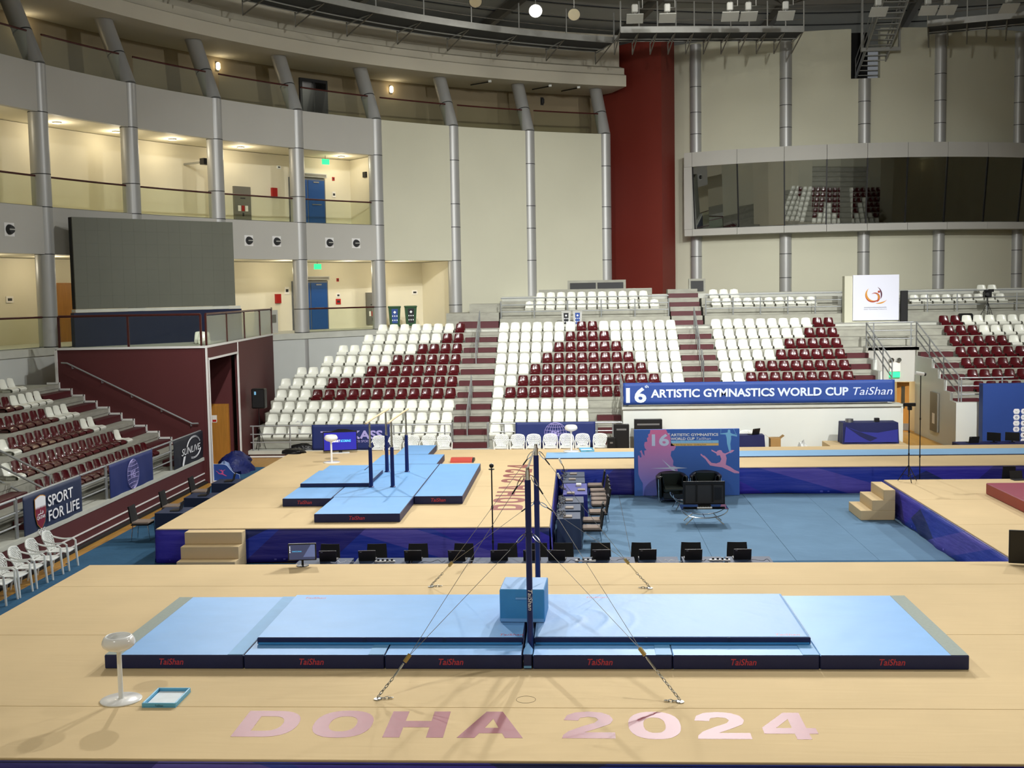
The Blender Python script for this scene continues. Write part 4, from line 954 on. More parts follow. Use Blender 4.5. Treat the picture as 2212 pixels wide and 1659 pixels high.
# backdrop panel in the pit
pm = bpy.data.materials.new('backdrop_map'); pm.use_nodes = True; nt = pm.node_tree; g_ = nt.nodes.new('ShaderNodeNewGeometry'); sp = nt.nodes.new('ShaderNodeSeparateXYZ'); mr = nt.nodes.new('ShaderNodeMapRange'); cr = nt.nodes.new('ShaderNodeValToRGB')
mr.inputs[1].default_value = -0.6; mr.inputs[2].default_value = 1.1; nt.links.new(g_.outputs['Position'], sp.inputs[0]); nt.links.new(sp.outputs[2], mr.inputs[0]); nt.links.new(mr.outputs[0], cr.inputs[0]); nt.links.new(cr.outputs[0], nt.nodes['Principled BSDF'].inputs['Base Color'])
cr.color_ramp.elements[0].color = (*lin('#7580dc'), 1); cr.color_ramp.elements[1].color = (*lin('#e27aab'), 1); e_ = cr.color_ramp.elements.new(0.45); e_.color = (*lin('#b88fd2'), 1); MATS['backdrop_map'] = pm
b = thing('backdrop_panel', (3.86, 17.7, FL), 'blue event backdrop with pink map and leaping gymnast silhouettes', 'backdrop')
for x in (2.9, 4.8): MB().box(x-0.05, x+0.05, 17.55, 17.86, FL, FL+0.02).build('foot', 'steel', b)
mat('panel_blue', '#3f6bbd', 0.55); b = MB().rbox(2.35, 5.39, 17.68, 17.76, FL+0.02, 1.17, 0.006).build('board', 'panel_blue', b)  # banner blue made lighter, standing in for light this panel misses
pl = Plane((2.35, 17.68, FL+0.02), (1,0,0), (0,0,1))
def U(x, y): return ((x-63)/1573*3.04, (1135-y)/1017*1.95)
poly(b, 'map_shape', pl, [U(*q) for q in ((310,122),(300,180),(275,190),(280,230),(255,250),(265,300),(225,310),(215,350),(225,400),(250,430),(215,440),(220,520),(195,490),(175,430),(145,455),(165,470),(175,540),(150,545),(140,510),(120,520),(125,800),(150,870),(190,940),(190,1128),(420,1128),(420,800),(710,790),(715,740),(690,690),(645,670),(650,600),(610,520),(620,450),(660,440),(690,385),(620,330),(600,200),(565,170),(545,122))], 'backdrop_map')
poly(b, 'leaping_gymnast', pl, [U(*q) for q in ((1055,495),(1075,500),(1090,520),(1115,525),(1150,560),(1195,610),(1220,635),(1290,645),(1345,625),(1365,580),(1345,520),(1300,525),(1292,495),(1260,475),(1220,455),(1218,430),(1245,445),(1290,470),(1310,450),(1345,440),(1372,450),(1385,480),(1420,495),(1470,475),(1500,455),(1520,440),(1560,445),(1530,475),(1480,490),(1430,515),(1445,570),(1430,665),(1500,700),(1560,745),(1630,775),(1630,800),(1560,795),(1480,755),(1380,705),(1280,690),(1200,675),(1170,640),(1130,580),(1085,540),(1060,520))], 'print_pale_pink', 0.005)
poly(b, 'ring_gymnast', pl, [U(*q) for q in ((1350,190),(1430,180),(1460,175),(1462,140),(1480,130),(1498,140),(1502,180),(1530,195),(1600,215),(1600,240),(1535,225),(1510,225),(1512,270),(1500,350),(1512,490),(1490,490),(1475,440),(1450,340),(1445,260),(1430,205),(1350,200))], 'print_sky', 0.004)
lines(b, 'ring_straps', pl, [[U(1360,122), U(1357,185)], [U(1550,122), U(1578,195)], [U(x, y) for x, y in arc_pts(1580, 210, 16, 16, 0, 360, 12)]], 'print_sky', 0.012)
poly(b, 'star_flare', pl, [U(*q) for q in ((310,712),(590,700),(480,575),(610,690),(650,690),(860,712),(660,722),(710,790),(600,722))], 'print_ice', 0.005)
wtext(b, 'numeral', pl, '16', U(330,0)[0], U(0,362)[1], 0.33, 0.50, 'print_ice', 0.03, lift=0.006); wtext(b, 'suffix', pl, 'th', U(570,0)[0], U(0,195)[1], 0.05, 0.07, 'print_ice', 0.01)
wtext(b, 'headline', pl, 'ARTISTIC GYMNASTICS', U(612,0)[0], U(0,222)[1], 0.075, 1.37, 'print_white', 0.03, lift=0.006); wtext(b, 'headline', pl, 'WORLD CUP', U(612,0)[0], U(0,282)[1], 0.075, 0.69, 'print_white', 0.03, lift=0.006)
wtext(b, 'maker_name', pl, 'TaiShan', U(992,0)[0], U(0,282)[1], 0.075, 0.42, 'print_white', shear=0.25)
poly(b, 'date_bar', pl, [U(612,332), U(1325,332), U(1325,292), U(612,292)], 'print_sky'); poly(b, 'event_bar', pl, [U(612,372), U(1325,372), U(1325,335), U(612,335)], 'print_sand')
wtext(b, 'date_line', pl, '17-20 April 2024 - Aspire Ladies Sports Hall, Doha - Qatar', U(622,0)[0], U(0,324)[1], 0.035, 1.33, 'print_ice'); wtext(b, 'event_line', pl, 'Paris 2024 Olympic Games - Qualifying Event', U(625,0)[0], U(0,364)[1], 0.04, 1.0, 'print_black')
# globe emblem
def globe(parent, pl, cu, cv, R, m, w=0.014, half=False):
    P_ = []; lo = 0 if half else -90
    P_.append(arc_pts(cu, cv, R, R, 0, 360, 40))
    for k in (0.25, 0.5, 0.78): P_.append(arc_pts(cu, cv, R*k, R, 90, 270, 16)); P_.append(arc_pts(cu, cv, R*k, R, 90, -90, 16))
    P_.append([(cu, cv-R), (cu, cv+R)])
    for la in (-60, -38, -18, 0, 18, 38, 60):
        y = math.sin(math.radians(la))*R; c = math.cos(math.radians(la))*R
        P_.append([(cu+c*t/8, cv+y+0.10*R*(1 if la > 0 else -1 if la < 0 else 0)*(1-(t/8)**2)*-0.6) for t in range(-8, 9)])
    lines(parent, 'globe_lines', pl, P_, m, w)
    wtext(parent, 'emblem_letters', pl, 'FIG', cu, cv-0.2*R, 0.42*R, 0.75*R, m, 0.02, align='CENTER', lift=0.006)
b = thing('emblem_banner', (-0.1, 26.27, -0.52), 'navy banner with white globe emblem on the back railing', 'banner')
pl = Plane((-1.57, 26.25, -0.52), (1,0,0), (0,0,1)); b = cloth(b, 'cloth', pl, 2.93, 0.96, 'banner_navy', 0.012); globe(b, pl, 1.46, 0.54, 0.40, 'print_lilac', 0.016)
b = thing('text_banner', (-7.7, 26.27, -0.52), 'navy banner with lilac KASS lettering behind the scoring screen', 'banner')
pl = Plane((-9.16, 26.245, -0.52), (1,0,0), (0,0,1)); b = cloth(b, 'cloth', pl, 2.92, 0.95, 'banner_navy', 0.012)
wtext(b, 'headline', pl, 'T', 0.33, 0.44, 0.27, 0.42, 'print_lilac', 0.03); wtext(b, 'headline', pl, 'KASS', 1.48, 0.42, 0.30, 1.17, 'print_lilac', 0.035); wtext(b, 'strapline', pl, 'DB SPORT', 1.66, 0.28, 0.09, 0.52, 'print_lilac')
# side-stand banners (read along +Y... as seen from the floor)
def side_plane(y_left, z): return Plane((-11.405, y_left, z), (0,1,0), (0,0,1))
b = thing('text_banner', (-11.45, 10.1, 0.0), 'dark blue banner reading sport for life with a shield crest', 'banner')
pl = side_plane(8.62, -0.02); b = cloth(b, 'cloth', pl, 2.98, 0.95, 'banner_slate', 0.016)
wtext(b, 'headline', pl, 'SPORT', 1.13, 0.53, 0.25, 1.30, 'print_white', 0.015); wtext(b, 'headline', pl, 'FOR LIFE', 1.13, 0.19, 0.25, 1.62, 'print_white', 0.015)
sh = [(0.50, 0.79), (0.62, 0.83), (0.76, 0.85), (0.90, 0.83), (1.0, 0.79), (1.0, 0.45), (0.93, 0.24), (0.76, 0.10), (0.58, 0.24), (0.50, 0.45)]
poly(b, 'shield_border', pl, [((u-0.75)*1.06+0.75, (v-0.46)*1.05+0.46) for u, v in sh], 'print_gold', 0.003); poly(b, 'shield', pl, sh, 'print_maroon', 0.006)
tz_ = [(0.50, 0.79), (0.62, 0.83), (0.76, 0.85), (0.90, 0.83), (1.0, 0.79), (1.0, 0.62)]
for i in range(9): tz_ += [(1.0-0.0555*(i+0.5), 0.565), (1.0-0.0555*(i+1), 0.62)]
poly(b, 'shield_top', pl, tz_, 'print_white', 0.009)
wtext(b, 'crest_word', pl, 'QATAR', 0.75, 0.33, 0.075, 0.40, 'print_white', 0.02, align='CENTER', lift=0.011)
lines(b, 'crest_script', pl, [[(0.62,0.45),(0.66,0.43),(0.72,0.45),(0.76,0.44)], [(0.76,0.44),(0.82,0.44),(0.86,0.47),(0.84,0.50),(0.82,0.47),(0.86,0.45)], [(0.74,0.44),(0.74,0.53)], [(0.62,0.45),(0.60,0.41)]], 'print_white', 0.018, 0.011)
for i, (cu, cv) in enumerate(((0.62, 0.02), (0.75, 0.02), (0.88, 0.02), (0.685, -0.03), (0.815, -0.03))): lines(b, 'ring', pl, [arc_pts(cu, cv+0.04, 0.06, 0.045, 0, 360, 16)], 'print_white', 0.012, 0.008)
b = thing('emblem_banner', (-11.45, 14.8, 0.0), 'deep blue banner with white globe emblem on the side railing', 'banner')
pl = side_plane(13.26, -0.02); b = cloth(b, 'cloth', pl, 3.05, 0.95, 'banner_navy', 0.014); globe(b, pl, 1.52, 0.48, 0.40, 'print_lilac', 0.014)
b = thing('text_banner', (-11.45, 19.5, 0.0), 'black banner with swooping SUNLIVE lettering by the maroon corner', 'banner')
pl = side_plane(18.0, -0.02); b = cloth(b, 'cloth', pl, 2.9, 0.95, 'banner_black', 0.014)
wtext(b, 'wordmark', pl, 'SUNLIVE', 0.62, 0.40, 0.21, 1.75, 'print_white', 0.005, shear=0.3)
for k in (0, 0.035): lines(b, 'swoosh', pl, [arc_pts(1.75, 0.52, 0.66-k, 0.37-k, 165, 25, 20), arc_pts(1.75, 0.52, 0.66-k, 0.33-k, 245, 345, 14)], 'print_white', 0.016)
poly(b, 'sting', pl, [(0.80, 0.36), (0.98, 0.36), (0.80, 0.10), (0.66, 0.06), (0.68, 0.16)], 'print_white')
# sponsor wall at the picture edge
b = thing('sponsor_board', (16.6, 25.9, FL), 'blue sponsor board with white hexagon logo tiles', 'board')
b = MB().rbox(15.05, 19.5, 25.7, 26.1, FL, 1.68, 0.01).build('board', 'banner_blue', b)
pl = Plane((15.05, 25.7, FL), (1,0,0), (0,0,1))
poly(b, 'map_shape', pl, [(1.55, 0.5), (1.62, 0.9), (1.55, 1.55), (1.42, 1.6), (1.58, 1.7), (1.62, 1.5), (1.72, 1.5), (1.70, 1.75), (1.82, 1.9), (1.78, 2.05), (1.9, 2.2), (2.4, 2.3), (2.4, 0.4)], 'backdrop_map', 0.003)
for r_i in range(6):
    for c_i in range(5):
        cu, cv = 1.17+0.265*c_i, 1.50-0.212*r_i
        poly(b, 'logo_tile', pl, [(cu-0.115, cv), (cu-0.085, cv+0.08), (cu-0.05, cv+0.092), (cu+0.05, cv+0.092), (cu+0.085, cv+0.08), (cu+0.115, cv), (cu+0.085, cv-0.08), (cu+0.05, cv-0.092), (cu-0.05, cv-0.092), (cu-0.085, cv-0.08)], 'print_white', 0.006)
        k = (r_i*2+c_i) % 4
        if k == 0: poly(b, 'logo_mark', pl, crescent(cu, cv+0.01, 0.035, 180, 360, 0.015), 'print_grey', 0.009)
        elif k == 1: poly(b, 'logo_mark', pl, [(cu-0.03, cv+0.03), (cu+0.03, cv+0.03), (cu+0.02, cv-0.01), (cu, cv-0.035), (cu-0.02, cv-0.01)], 'print_plum', 0.009)
        elif k == 2: lines(b, 'logo_mark', pl, [arc_pts(cu, cv, 0.03, 0.03, 0, 360, 12)], 'banner_blue', 0.018, 0.008)
        else: poly(b, 'logo_mark', pl, [(cu-0.06, cv-0.008), (cu+0.06, cv-0.008), (cu+0.06, cv+0.008), (cu-0.06, cv+0.008)], 'print_grey', 0.009)
# white cube board with federation mark
b = thing('logo_board', (13.84, 35.9, 3.62), 'white square board with swirling orange emblem above the entrance', 'board')
MB().box(12.5, 14.8, 35.7, 36.15, 3.62, 5.66).build('box_body', 'cream', b); b = MB().rbox(12.84, 14.83, 35.6, 35.7, 3.70, 5.69, 0.008).build('face', 'board_white', b)
pl = Plane((12.84, 35.6, 3.70), (1,0,0), (0,0,1))
V = lambda x, y: ((x-235)/1385*1.99, (1560-y)/1350*1.99)
def vc(cx, cy, r, a0, a1, w_, sk=0.7): u, v = V(cx, cy); return crescent(u, v, r/1385*1.99, a0, a1, w_/1385*1.99, 28, sk)
poly(b, 'emblem_sweep', pl, vc(830, 800, 230, 122, 335, 75, 0.9), 'print_gold'); poly(b, 'emblem_sweep', pl, vc(830, 800, 232, 170, 345, 40, 1.2), 'print_rust', 0.005)
poly(b, 'emblem_curl', pl, vc(900, 880, 150, -70, 140, 70, 0.6), 'print_rust', 0.006); poly(b, 'emblem_curl', pl, vc(905, 880, 125, -40, 90, 40, 0.8), 'print_gold', 0.008)
poly(b, 'emblem_side', pl, vc(860, 790, 250, -35, 65, 45, 0.8), 'print_plum', 0.004); poly(b, 'emblem_dot', pl, [V(x, y) for x, y in arc_pts(1013, 712, 36, 36, 0, 360, 16)][:-1], 'print_rust', 0.006)
poly(b, 'emblem_foot', pl, vc(1010, 780, 300, 250, 325, 40, 0.9), 'print_gold', 0.004)
wtext(b, 'federation_name', pl, 'Qatar Gymnastics Federation', V(560,0)[0], V(0,1240)[1], 0.05, 1.0, 'print_grey'); lines(b, 'federation_script', pl, [[V(570+i*14, 1180-(14 if i % 3 == 0 else 0)-(8 if i % 4 == 1 else 0)) for i in range(49)]], 'print_grey', 0.018)
# ------------------------------------------------------------------ white lattice garden chairs
def garden_chair(label):
    t = local(thing('garden_chair', (0,0,0), label, 'chair', 'white plastic garden chairs'))
    m = MB(); grid = []
    for j in range(6):
        y = -0.22+0.44*j/5; rw = []
        for i in range(7):
            x = (-1+i/3)*(0.235-0.02*j/5); rw.append((x, y, 0.43-0.012*math.cos(PI*(i-3)/6)+(0.0 if j else -0.02)-0.012*j/5))
        grid.append(rw)
    shell(m, grid, 0.018); m.build('seat', 'white_plastic', t, True)
    def bk(u, v): # back surface: u -1..1, v 0..1
        w_ = 0.14+0.105*math.sin(min(v, 0.75)/0.75*PI/2) if v < 0.75 else 0.245-0.05*((v-0.75)/0.25)**2
        return Vector((u*w_, 0.20+0.13*v+0.035*(1-u*u)*1.0, 0.43+0.42*v-(0.03*u*u if v > 0.7 else 0)))
    m = MB()
    for path in ([bk(-1, i/10) for i in range(11)]+[bk(-1+i/5, 1) for i in range(1, 11)]+[bk(1, 1-i/10) for i in range(1, 11)],): m.tube(path, 0.016, 6)
    m.build('back_frame', 'white_plastic', t, True)
    m = MB()
    for s in (-1, 1):
        for k in range(-8, 9):
            path = []
            for i in range(11):
                v = i/10; u = k/4.0+s*(v-0.5)*1.6
                if -1 <= u <= 1: path.append(bk(u, v))
            if len(path) > 1: m.tube(path, 0.0115, 4, cap=False)
    m.build('lattice', 'white_plastic', t)
    for s in (-1, 1):
        m = MB(); m.tube(smoothpath([bk(s, 0.72)+Vector((s*0.0, 0, 0)), (s*0.25, 0.16, 0.66), (s*0.262, 0.02, 0.635), (s*0.26, -0.16, 0.64), (s*0.255, -0.235, 0.60)], 5), 0.019, 6); m.build('armrest', 'white_plastic', t, True)
        m = MB(); m.tube([(s*0.255, -0.235, 0.61), (s*0.24, -0.24, 0.40), (s*0.255, -0.27, 0.0)], [0.02, 0.028, 0.02], 6); m.build('leg', 'white_plastic', t, True)
        m = MB(); m.tube([(s*0.19, 0.20, 0.45), (s*0.22, 0.25, 0.25), (s*0.24, 0.30, 0.0)], [0.028, 0.024, 0.019], 6); m.build('leg', 'white_plastic', t, True)
    return t
gc = reg(garden_chair('white lattice garden chair below the sport for life banner, farthest of its row'))
gc.location = (-10.88, 9.17, FL); gc.rotation_euler = (0, 0, PI/2+0.05)
for i, (y, a) in enumerate(((8.38, 0.02), (7.63, 0.04), (6.95, -0.03), (6.33, 0.05))):
    copy_tree(gc, (-10.87, y, FL), PI/2+a, 'white lattice garden chair along the side stand, %s from the far end of its row' % ORD[i+1])
for i, x in enumerate((-6.56, -5.95, -5.33, -4.74, -4.12)):
    copy_tree(gc, (x, 25.5, FL), random.uniform(-0.02, 0.02)+(0.2 if i == 4 else 0), 'white garden chair behind the parallel bars, %s from the scoring screen' % ORD[i])
for i, x in enumerate((-2.06, -1.47, -0.89, -0.28, 0.31, 0.88, 1.52)):
    copy_tree(gc, (x, 25.5, FL), random.uniform(-0.02, 0.02), 'white garden chair below the back globe banner, %s from the aisle side' % ORD[i])
copy_tree(gc, (6.86, 25.95, FL), 0.1, 'white garden chair at the small table by the white wall')
# ------------------------------------------------------------------ cloth-covered tables
def cloth_table(name, x0, x1, y0, y1, zt, zb, label, group, m='banner_slate', flare=0.03):
    t = thing(name, ((x0+x1)/2, (y0+y1)/2, zb), label, 'table', group)
    mb = MB(); ring = []; n = 40
    def rim(k):
        f = k/n*4; s = int(f) % 4; q = f-int(f)
        return [(x0+(x1-x0)*q, y0), (x1, y0+(y1-y0)*q), (x1-(x1-x0)*q, y1), (x0, y1-(y1-y0)*q)][s]
    cx, cy = (x0+x1)/2, (y0+y1)/2; lv = 6; vs = []
    for j in range(lv+1):
        f = j/lv; z = zt-(zt-zb-0.01)*f
        for k in range(n):
            x, y = rim(k); w_ = flare*f*(1+0.8*math.sin(k*2.1)+0.5*math.sin(k*5.3)); d = Vector((x-cx, y-cy, 0)).normalized()
            vs.append((x+d.x*w_, y+d.y*w_, z))
    fs = [tuple(range(n))]
    for j in range(lv):
        for k in range(n): fs.append((j*n+k, (j+1)*n+k, (j+1)*n+(k+1)%n, j*n+(k+1)%n))
    fs.append(tuple(range(lv*n, lv*n+n))[::-1]); mb.add(vs, fs); mb.build('tablecloth', m, t, True)
    return t
mat('cloth_slate', '#33425c', 0.7, var=0.05, scale=3); mat('cloth_blue', '#2b3190', 0.6, var=0.05, scale=3); mat('cloth_navy', '#141c52', 0.6, var=0.05, scale=3)
JT = [(0.22, 0.76, 10.80, 11.60, 'nearest'), (0.24, 0.77, 11.82, 12.66, 'second'), (0.26, 0.85, 12.84, 13.70, 'third'), (0.32, 0.95, 13.98, 15.70, 'longest, fourth'), (0.29, 0.90, 15.82, 16.72, 'fifth'), (0.29, 0.90, 16.84, 17.72, 'farthest')]
for i, (x0, x1, y0, y1, lab) in enumerate(JT): cloth_table('judge_table', x0, x1, y0, y1, -0.06, FL+0.015, 'dark cloth judge table along the pit edge, %s of the row' % lab, 'judge tables along the pit', 'cloth_blue' if i == 3 else 'cloth_slate', 0.02)
# row of scoring tables behind the near podium
xs_ = [-4.9, -3.75, -2.6, -1.4, -0.25, 0.75, 1.85, 2.7, 3.55, 4.5]
for i in range(len(xs_)-1): cloth_table('scoring_table', xs_[i]+0.04, xs_[i+1]-0.04, 6.36, 6.92, -0.05, FL+0.015, 'dark cloth scoring table behind the near podium, %s from the monitor end' % ORD[i], 'scoring tables behind the near podium', 'cloth_slate', 0.012)
# laptops
mat('screen_off', '#0b0b0d', 0.25); mat('laptop_black', '#141415', 0.5)
def laptop(loc, rz, label, tilt=0.25):
    t = local(thing('laptop', loc, label, 'laptop', 'black laptops', rz))
    MB().rbox(-0.17, 0.17, -0.12, 0.12, 0, 0.02, 0.004).build('keyboard_base', 'laptop_black', t)
    c, s = math.cos(tilt), math.sin(tilt)
    MB().obox((0, -0.12-s*0.105, 0.02+c*0.105), ((1,0,0), (0,c,s), (0,-s,c)), 0.17, 0.006, 0.105).build('lid', 'laptop_black', t); lid = [c for c in t.children if c.name.startswith('lid')][0]
    MB().obox((-0.12, -0.127-s*0.18, 0.02+c*0.18), ((1,0,0), (0,c,s), (0,-s,c)), 0.02, 0.002, 0.006).build('lid_badge', 'steel', lid)
    return t
lp = reg(laptop((-4.26, 6.76, -0.05), 0.05, 'black open laptop on the scoring tables, nearest the monitor'))
for i, x in enumerate((-3.48, -2.56, -1.67, -0.85, -0.2, 0.3, 1.15, 2.06, 2.95, 3.9)): copy_tree(lp, (x, 6.76+random.uniform(-0.02, 0.03), -0.05), random.uniform(-0.12, 0.12), 'black open laptop on the scoring tables, %s from the monitor' % ORD[i+1])
# cables on the scoring tables
def cable(name, pts, r, m, label, group=None): 
    mb = MB(); mb.tube(smoothpath(pts, 6), r, 6); mb.build(name, m, None, True, label, 'cable', group, loc=pts[0])
def squiggle(x0, x1, y, z, n, amp, ampz): return [(x0+(x1-x0)*i/n+random.uniform(-0.02, 0.02), y+random.uniform(-amp, amp), z+abs(random.uniform(0, ampz))) for i in range(n+1)]
for i, x in enumerate((-4.0, -3.2, -2.2, -1.4, 0.6, 1.4, 2.4, 3.2, 4.1)):
    cable('power_cable', squiggle(x-0.15, x+0.3, 6.42, -0.03, 7, 0.03, 0.05), 0.005, 'black' if i % 3 else 'white_plastic', 'loose %s cable on the scoring tables, %s from the monitor' % ('black' if i % 3 else 'white', ORD[i]), 'loose cables')
mat('strip_white', '#e8e8e4', 0.4)
for i, (x, lab) in enumerate(((-3.1, 'third laptop'), (0.85, 'near upright'), (3.45, 'last laptop'))):
    s_ = thing('power_strip', (x, 6.54, -0.05), 'white power strip with plugs on the scoring table by the '+lab, 'power strip', 'white power strips'); MB().rbox(x-0.2, x+0.2, 6.51, 6.57, -0.05, -0.015, 0.005).build('body', 'strip_white', s_)
    for k in range(4): MB().box(x-0.15+k*0.09, x-0.11+k*0.09, 6.52, 6.56, -0.015, 0.02).build('plug', 'black', s_)
# office style chairs
mat('seat_taupe', '#8c7c70', 0.85)
def meeting_chair(label, loc, rz, grp):
    t = local(thing('meeting_chair', loc, label, 'chair', grp, rz))
    MB().rbox(-0.22, 0.22, -0.22, 0.22, 0.42, 0.48, 0.02).build('seat', 'seat_taupe', t); MB().rbox(-0.215, 0.215, -0.21, 0.23, 0.39, 0.42, 0.008).build('seat_shell', 'black_matte', t)
    m = MB(); grid = [[(u*0.21*(1-0.1*v*v), 0.235+0.07*v-0.02*(1-u*u), 0.44+0.42*v) for u in (-1, -0.5, 0, 0.5, 1)] for v in (0, 0.25, 0.5, 0.75, 1)]; shell(m, grid, 0.035); m.build('backrest', 'black_matte', t, True)
    for sx in (-1, 1):
        for sy in (-1, 1): MB().tube([(sx*0.19, sy*0.19, 0.40), (sx*0.21, sy*0.235, 0.0)], 0.011, 6).build('leg', 'chrome', t, True)
    return t
mc = reg(meeting_chair('black chair with taupe seat at the judge tables, nearest of the row', (1.03, 11.14, FL+0.016), -PI/2, 'judge chairs in the pit'))
for i, (x, y) in enumerate(((1.04, 12.06), (1.20, 13.08), (1.27, 14.17), (1.27, 14.79), (1.27, 15.43), (1.26, 16.16), (1.20, 17.05))): copy_tree(mc, (x, y, FL+0.016), -PI/2+random.uniform(-0.05, 0.05), 'black chair with taupe seat at the judge tables, %s of the row' % ORD[i+1])
for i, x in enumerate((-4.44, -3.43, -2.58, -1.66, -0.74, -0.13, 0.40, 1.16, 1.98, 2.98, 3.92)): copy_tree(mc, (x, 7.36, FL+0.016), random.uniform(-0.08, 0.08), 'black chair behind the scoring tables, %s from the monitor' % ORD[i])
# things on the judge tables
mat('tablet_taupe', '#8a8078', 0.5)
for i, (x, y) in enumerate(((0.47, 11.02), (0.50, 12.12), (0.48, 13.15), (0.52, 14.15), (0.80, 14.62), (0.55, 16.35), (0.58, 17.3))):
    o = thing('score_tablet', (x, y, -0.06), 'taupe score tablet on the judge tables, %s from the near end' % ORD[i], 'tablet', 'score tablets on the judge tables'); MB().rbox(x-0.1, x+0.1, y-0.13, y+0.13, -0.06, -0.03, 0.006).build('body', 'tablet_taupe', o)
    MB().box(x-0.085, x+0.085, y-0.11, y+0.11, -0.03, -0.028).build('screen', 'tablet_taupe', o)
o = thing('white_box', (0.73, 15.3, -0.06), 'small cream paper box on the long judge table', 'box'); MB().rbox(0.66, 0.80, 15.18, 15.42, -0.06, 0.0, 0.006).build('body', 'sign_white', o)
for i, (y, z) in enumerate(((11.2, 0.02), (12.3, 0.03), (13.2, 0.02), (14.6, 0.03), (16.4, 0.02), (17.2, 0.03))):
    pts = [(0.26+random.uniform(-0.05, 0.16), y+random.uniform(-0.3, 0.3), -0.045+random.uniform(0, 0.12)) for k in range(16)]
    cable('cable_tangle', pts, 0.006, 'black' if i % 2 else 'dark_grey', 'dark tangled cables on the judge tables, %s from the near end' % ORD[i], 'loose cables')
for i, (y, r) in enumerate(((14.9, 0.3), (17.6, 0.5))):
    l = thing('microphone_light', (0.33, y, -0.06), 'small white clip lamp leaning on the judge tables, %s' % ('middle' if i == 0 else 'far end'), 'lamp'); MB().tube([(0.33, y, -0.05), (0.28, y+0.02, 0.13), (0.22, y-0.02, 0.24)], 0.012, 8).build('arm', 'black', l, True); MB().tube([(0.23, y, 0.22), (0.17, y-0.04, 0.36)], 0.03, 10).build('head', 'white_plastic', l, True)
# ------------------------------------------------------------------ lounge corner in the pit
mat('leather', '#14181a', 0.35, spec=0.6); mat('leather_cushion', '#1f2723', 0.4, spec=0.6)
def tub_chair(loc, rz, label):
    t = local(thing('tub_armchair', loc, label, 'armchair', 'black tub armchairs', rz))
    m = MB(); n = 22; ring = []
    for i in range(n+1):
        a = math.radians(-35+250*i/n); ring.append((math.cos(a), math.sin(a), a))
    grid = []
    for (r, z) in ((0.36, 0.12), (0.385, 0.4), (0.40, 0.62), (0.405, 0.70), (0.37, 0.735), (0.32, 0.71), (0.30, 0.6), (0.29, 0.4)):
        grid.append([(c*r*1.08, s*r, z+(0.06*max(0, s) if z > 0.5 else 0)) for c, s, a in ring])
    shell(m, grid, 0.02); m.build('shell', 'leather', t, 'all')
    MB().rbox(-0.29, 0.29, -0.36, 0.27, 0.30, 0.44, 0.04).build('seat_cushion', 'leather_cushion', t); MB().rbox(-0.3, 0.3, -0.33, 0.28, 0.12, 0.30, 0.02).build('base', 'leather', t)
    m = MB(); m.obox((0, 0.235, 0.60), ((1,0,0), (0,0.97,0.25), (0,-0.25,0.97)), 0.26, 0.05, 0.19); m.build('back_cushion', 'leather_cushion', t)
    for s in (-1, 1):
        MB().tube([(s*0.41, -0.22, 0.02), (s*0.43, -0.22, 0.68)], 0.012, 8).build('chrome_leg', 'chrome', t, True)
        MB().tube([(s*0.36, 0.2, 0.02), (s*0.36, 0.2, 0.2)], 0.012, 8).build('chrome_leg', 'chrome', t, True)
    MB().tube([(-0.41, -0.22, 0.012), (-0.36, 0.2, 0.012), (0.36, 0.2, 0.012), (0.41, -0.22, 0.012)], 0.012, 8).build('floor_bar', 'chrome', t, True)
    return t
ac = reg(tub_chair((3.37, 16.85, FL+0.016), 0.12, 'black leather tub armchair with chrome frame in front of the backdrop map')); copy_tree(ac, (4.33, 16.95, FL+0.016), -0.08, 'black leather tub armchair half hidden behind the television')
glass_mat('table_glass', '#4a5468', 0.12, 0.02)
def arc_table(loc, rz, label, W, D_, h):
    t = local(thing('glass_table', loc, label, 'table', 'glass tables with curved chrome legs', rz))
    MB().rbox(-W, W, -D_, D_, h-0.012, h, 0.003).build('glass_top', 'table_glass', t)
    for sy in (-1, 1):
        y = sy*D_*0.8
        m = MB(); m.tube([(W*0.98*math.cos(math.radians(180+180*i/16)), y, h-0.03+h*0.52*math.sin(math.radians(180+180*i/16))) for i in range(17)], 0.014, 8); m.build('arc_bar', 'chrome', t, True)
        for sx in (-1, 1): MB().tube([(sx*W*0.42, y*0.9, h*0.50), (sx*W*0.80, y*1.1, 0.008)], 0.014, 8).build('leg', 'chrome', t, True)
    MB().tube([(0, -D_*0.8, h*0.45), (0, D_*0.8, h*0.45)], 0.01, 8).build('cross_bar', 'chrome', t, True)
    return t
arc_table((3.93, 13.78, FL+0.016), 0, 'glass coffee table with curved chrome legs carrying the television', 0.60, 0.31, 0.42); arc_table((3.62, 15.7, FL+0.016), 0.1, 'small glass side table beside the armchair', 0.36, 0.3, 0.46)
tvm = thing('television', (3.96, 13.92, -0.36), 'black television seen from behind on the glass table', 'television')
MB().rbox(3.42, 4.49, 13.90, 13.955, -0.33, 0.27, 0.006).build('back_shell', 'black', tvm); MB().rbox(3.47, 4.44, 13.87, 13.90, -0.30, 0.18, 0.008).build('rear_housing', 'dark_grey', tvm); MB().rbox(3.80, 4.12, 13.78, 14.06, -0.362, -0.33, 0.004).build('stand_foot', 'black', tvm)
for x in (3.76, 4.17): MB().rbox(x-0.02, x+0.02, 13.85, 13.87, -0.25, 0.2, 0.004).build('bracket', 'black_matte', tvm)
MB().box(4.22, 4.40, 13.86, 13.87, -0.2, 0.12).build('port_cover', 'black', tvm)
s_ = thing('power_strip', (3.92, 13.55, -0.37), 'white power strip on the glass coffee table', 'power strip', 'white power strips'); MB().rbox(3.74, 4.12, 13.53, 13.59, -0.362, -0.33, 0.005).build('body', 'strip_white', s_)
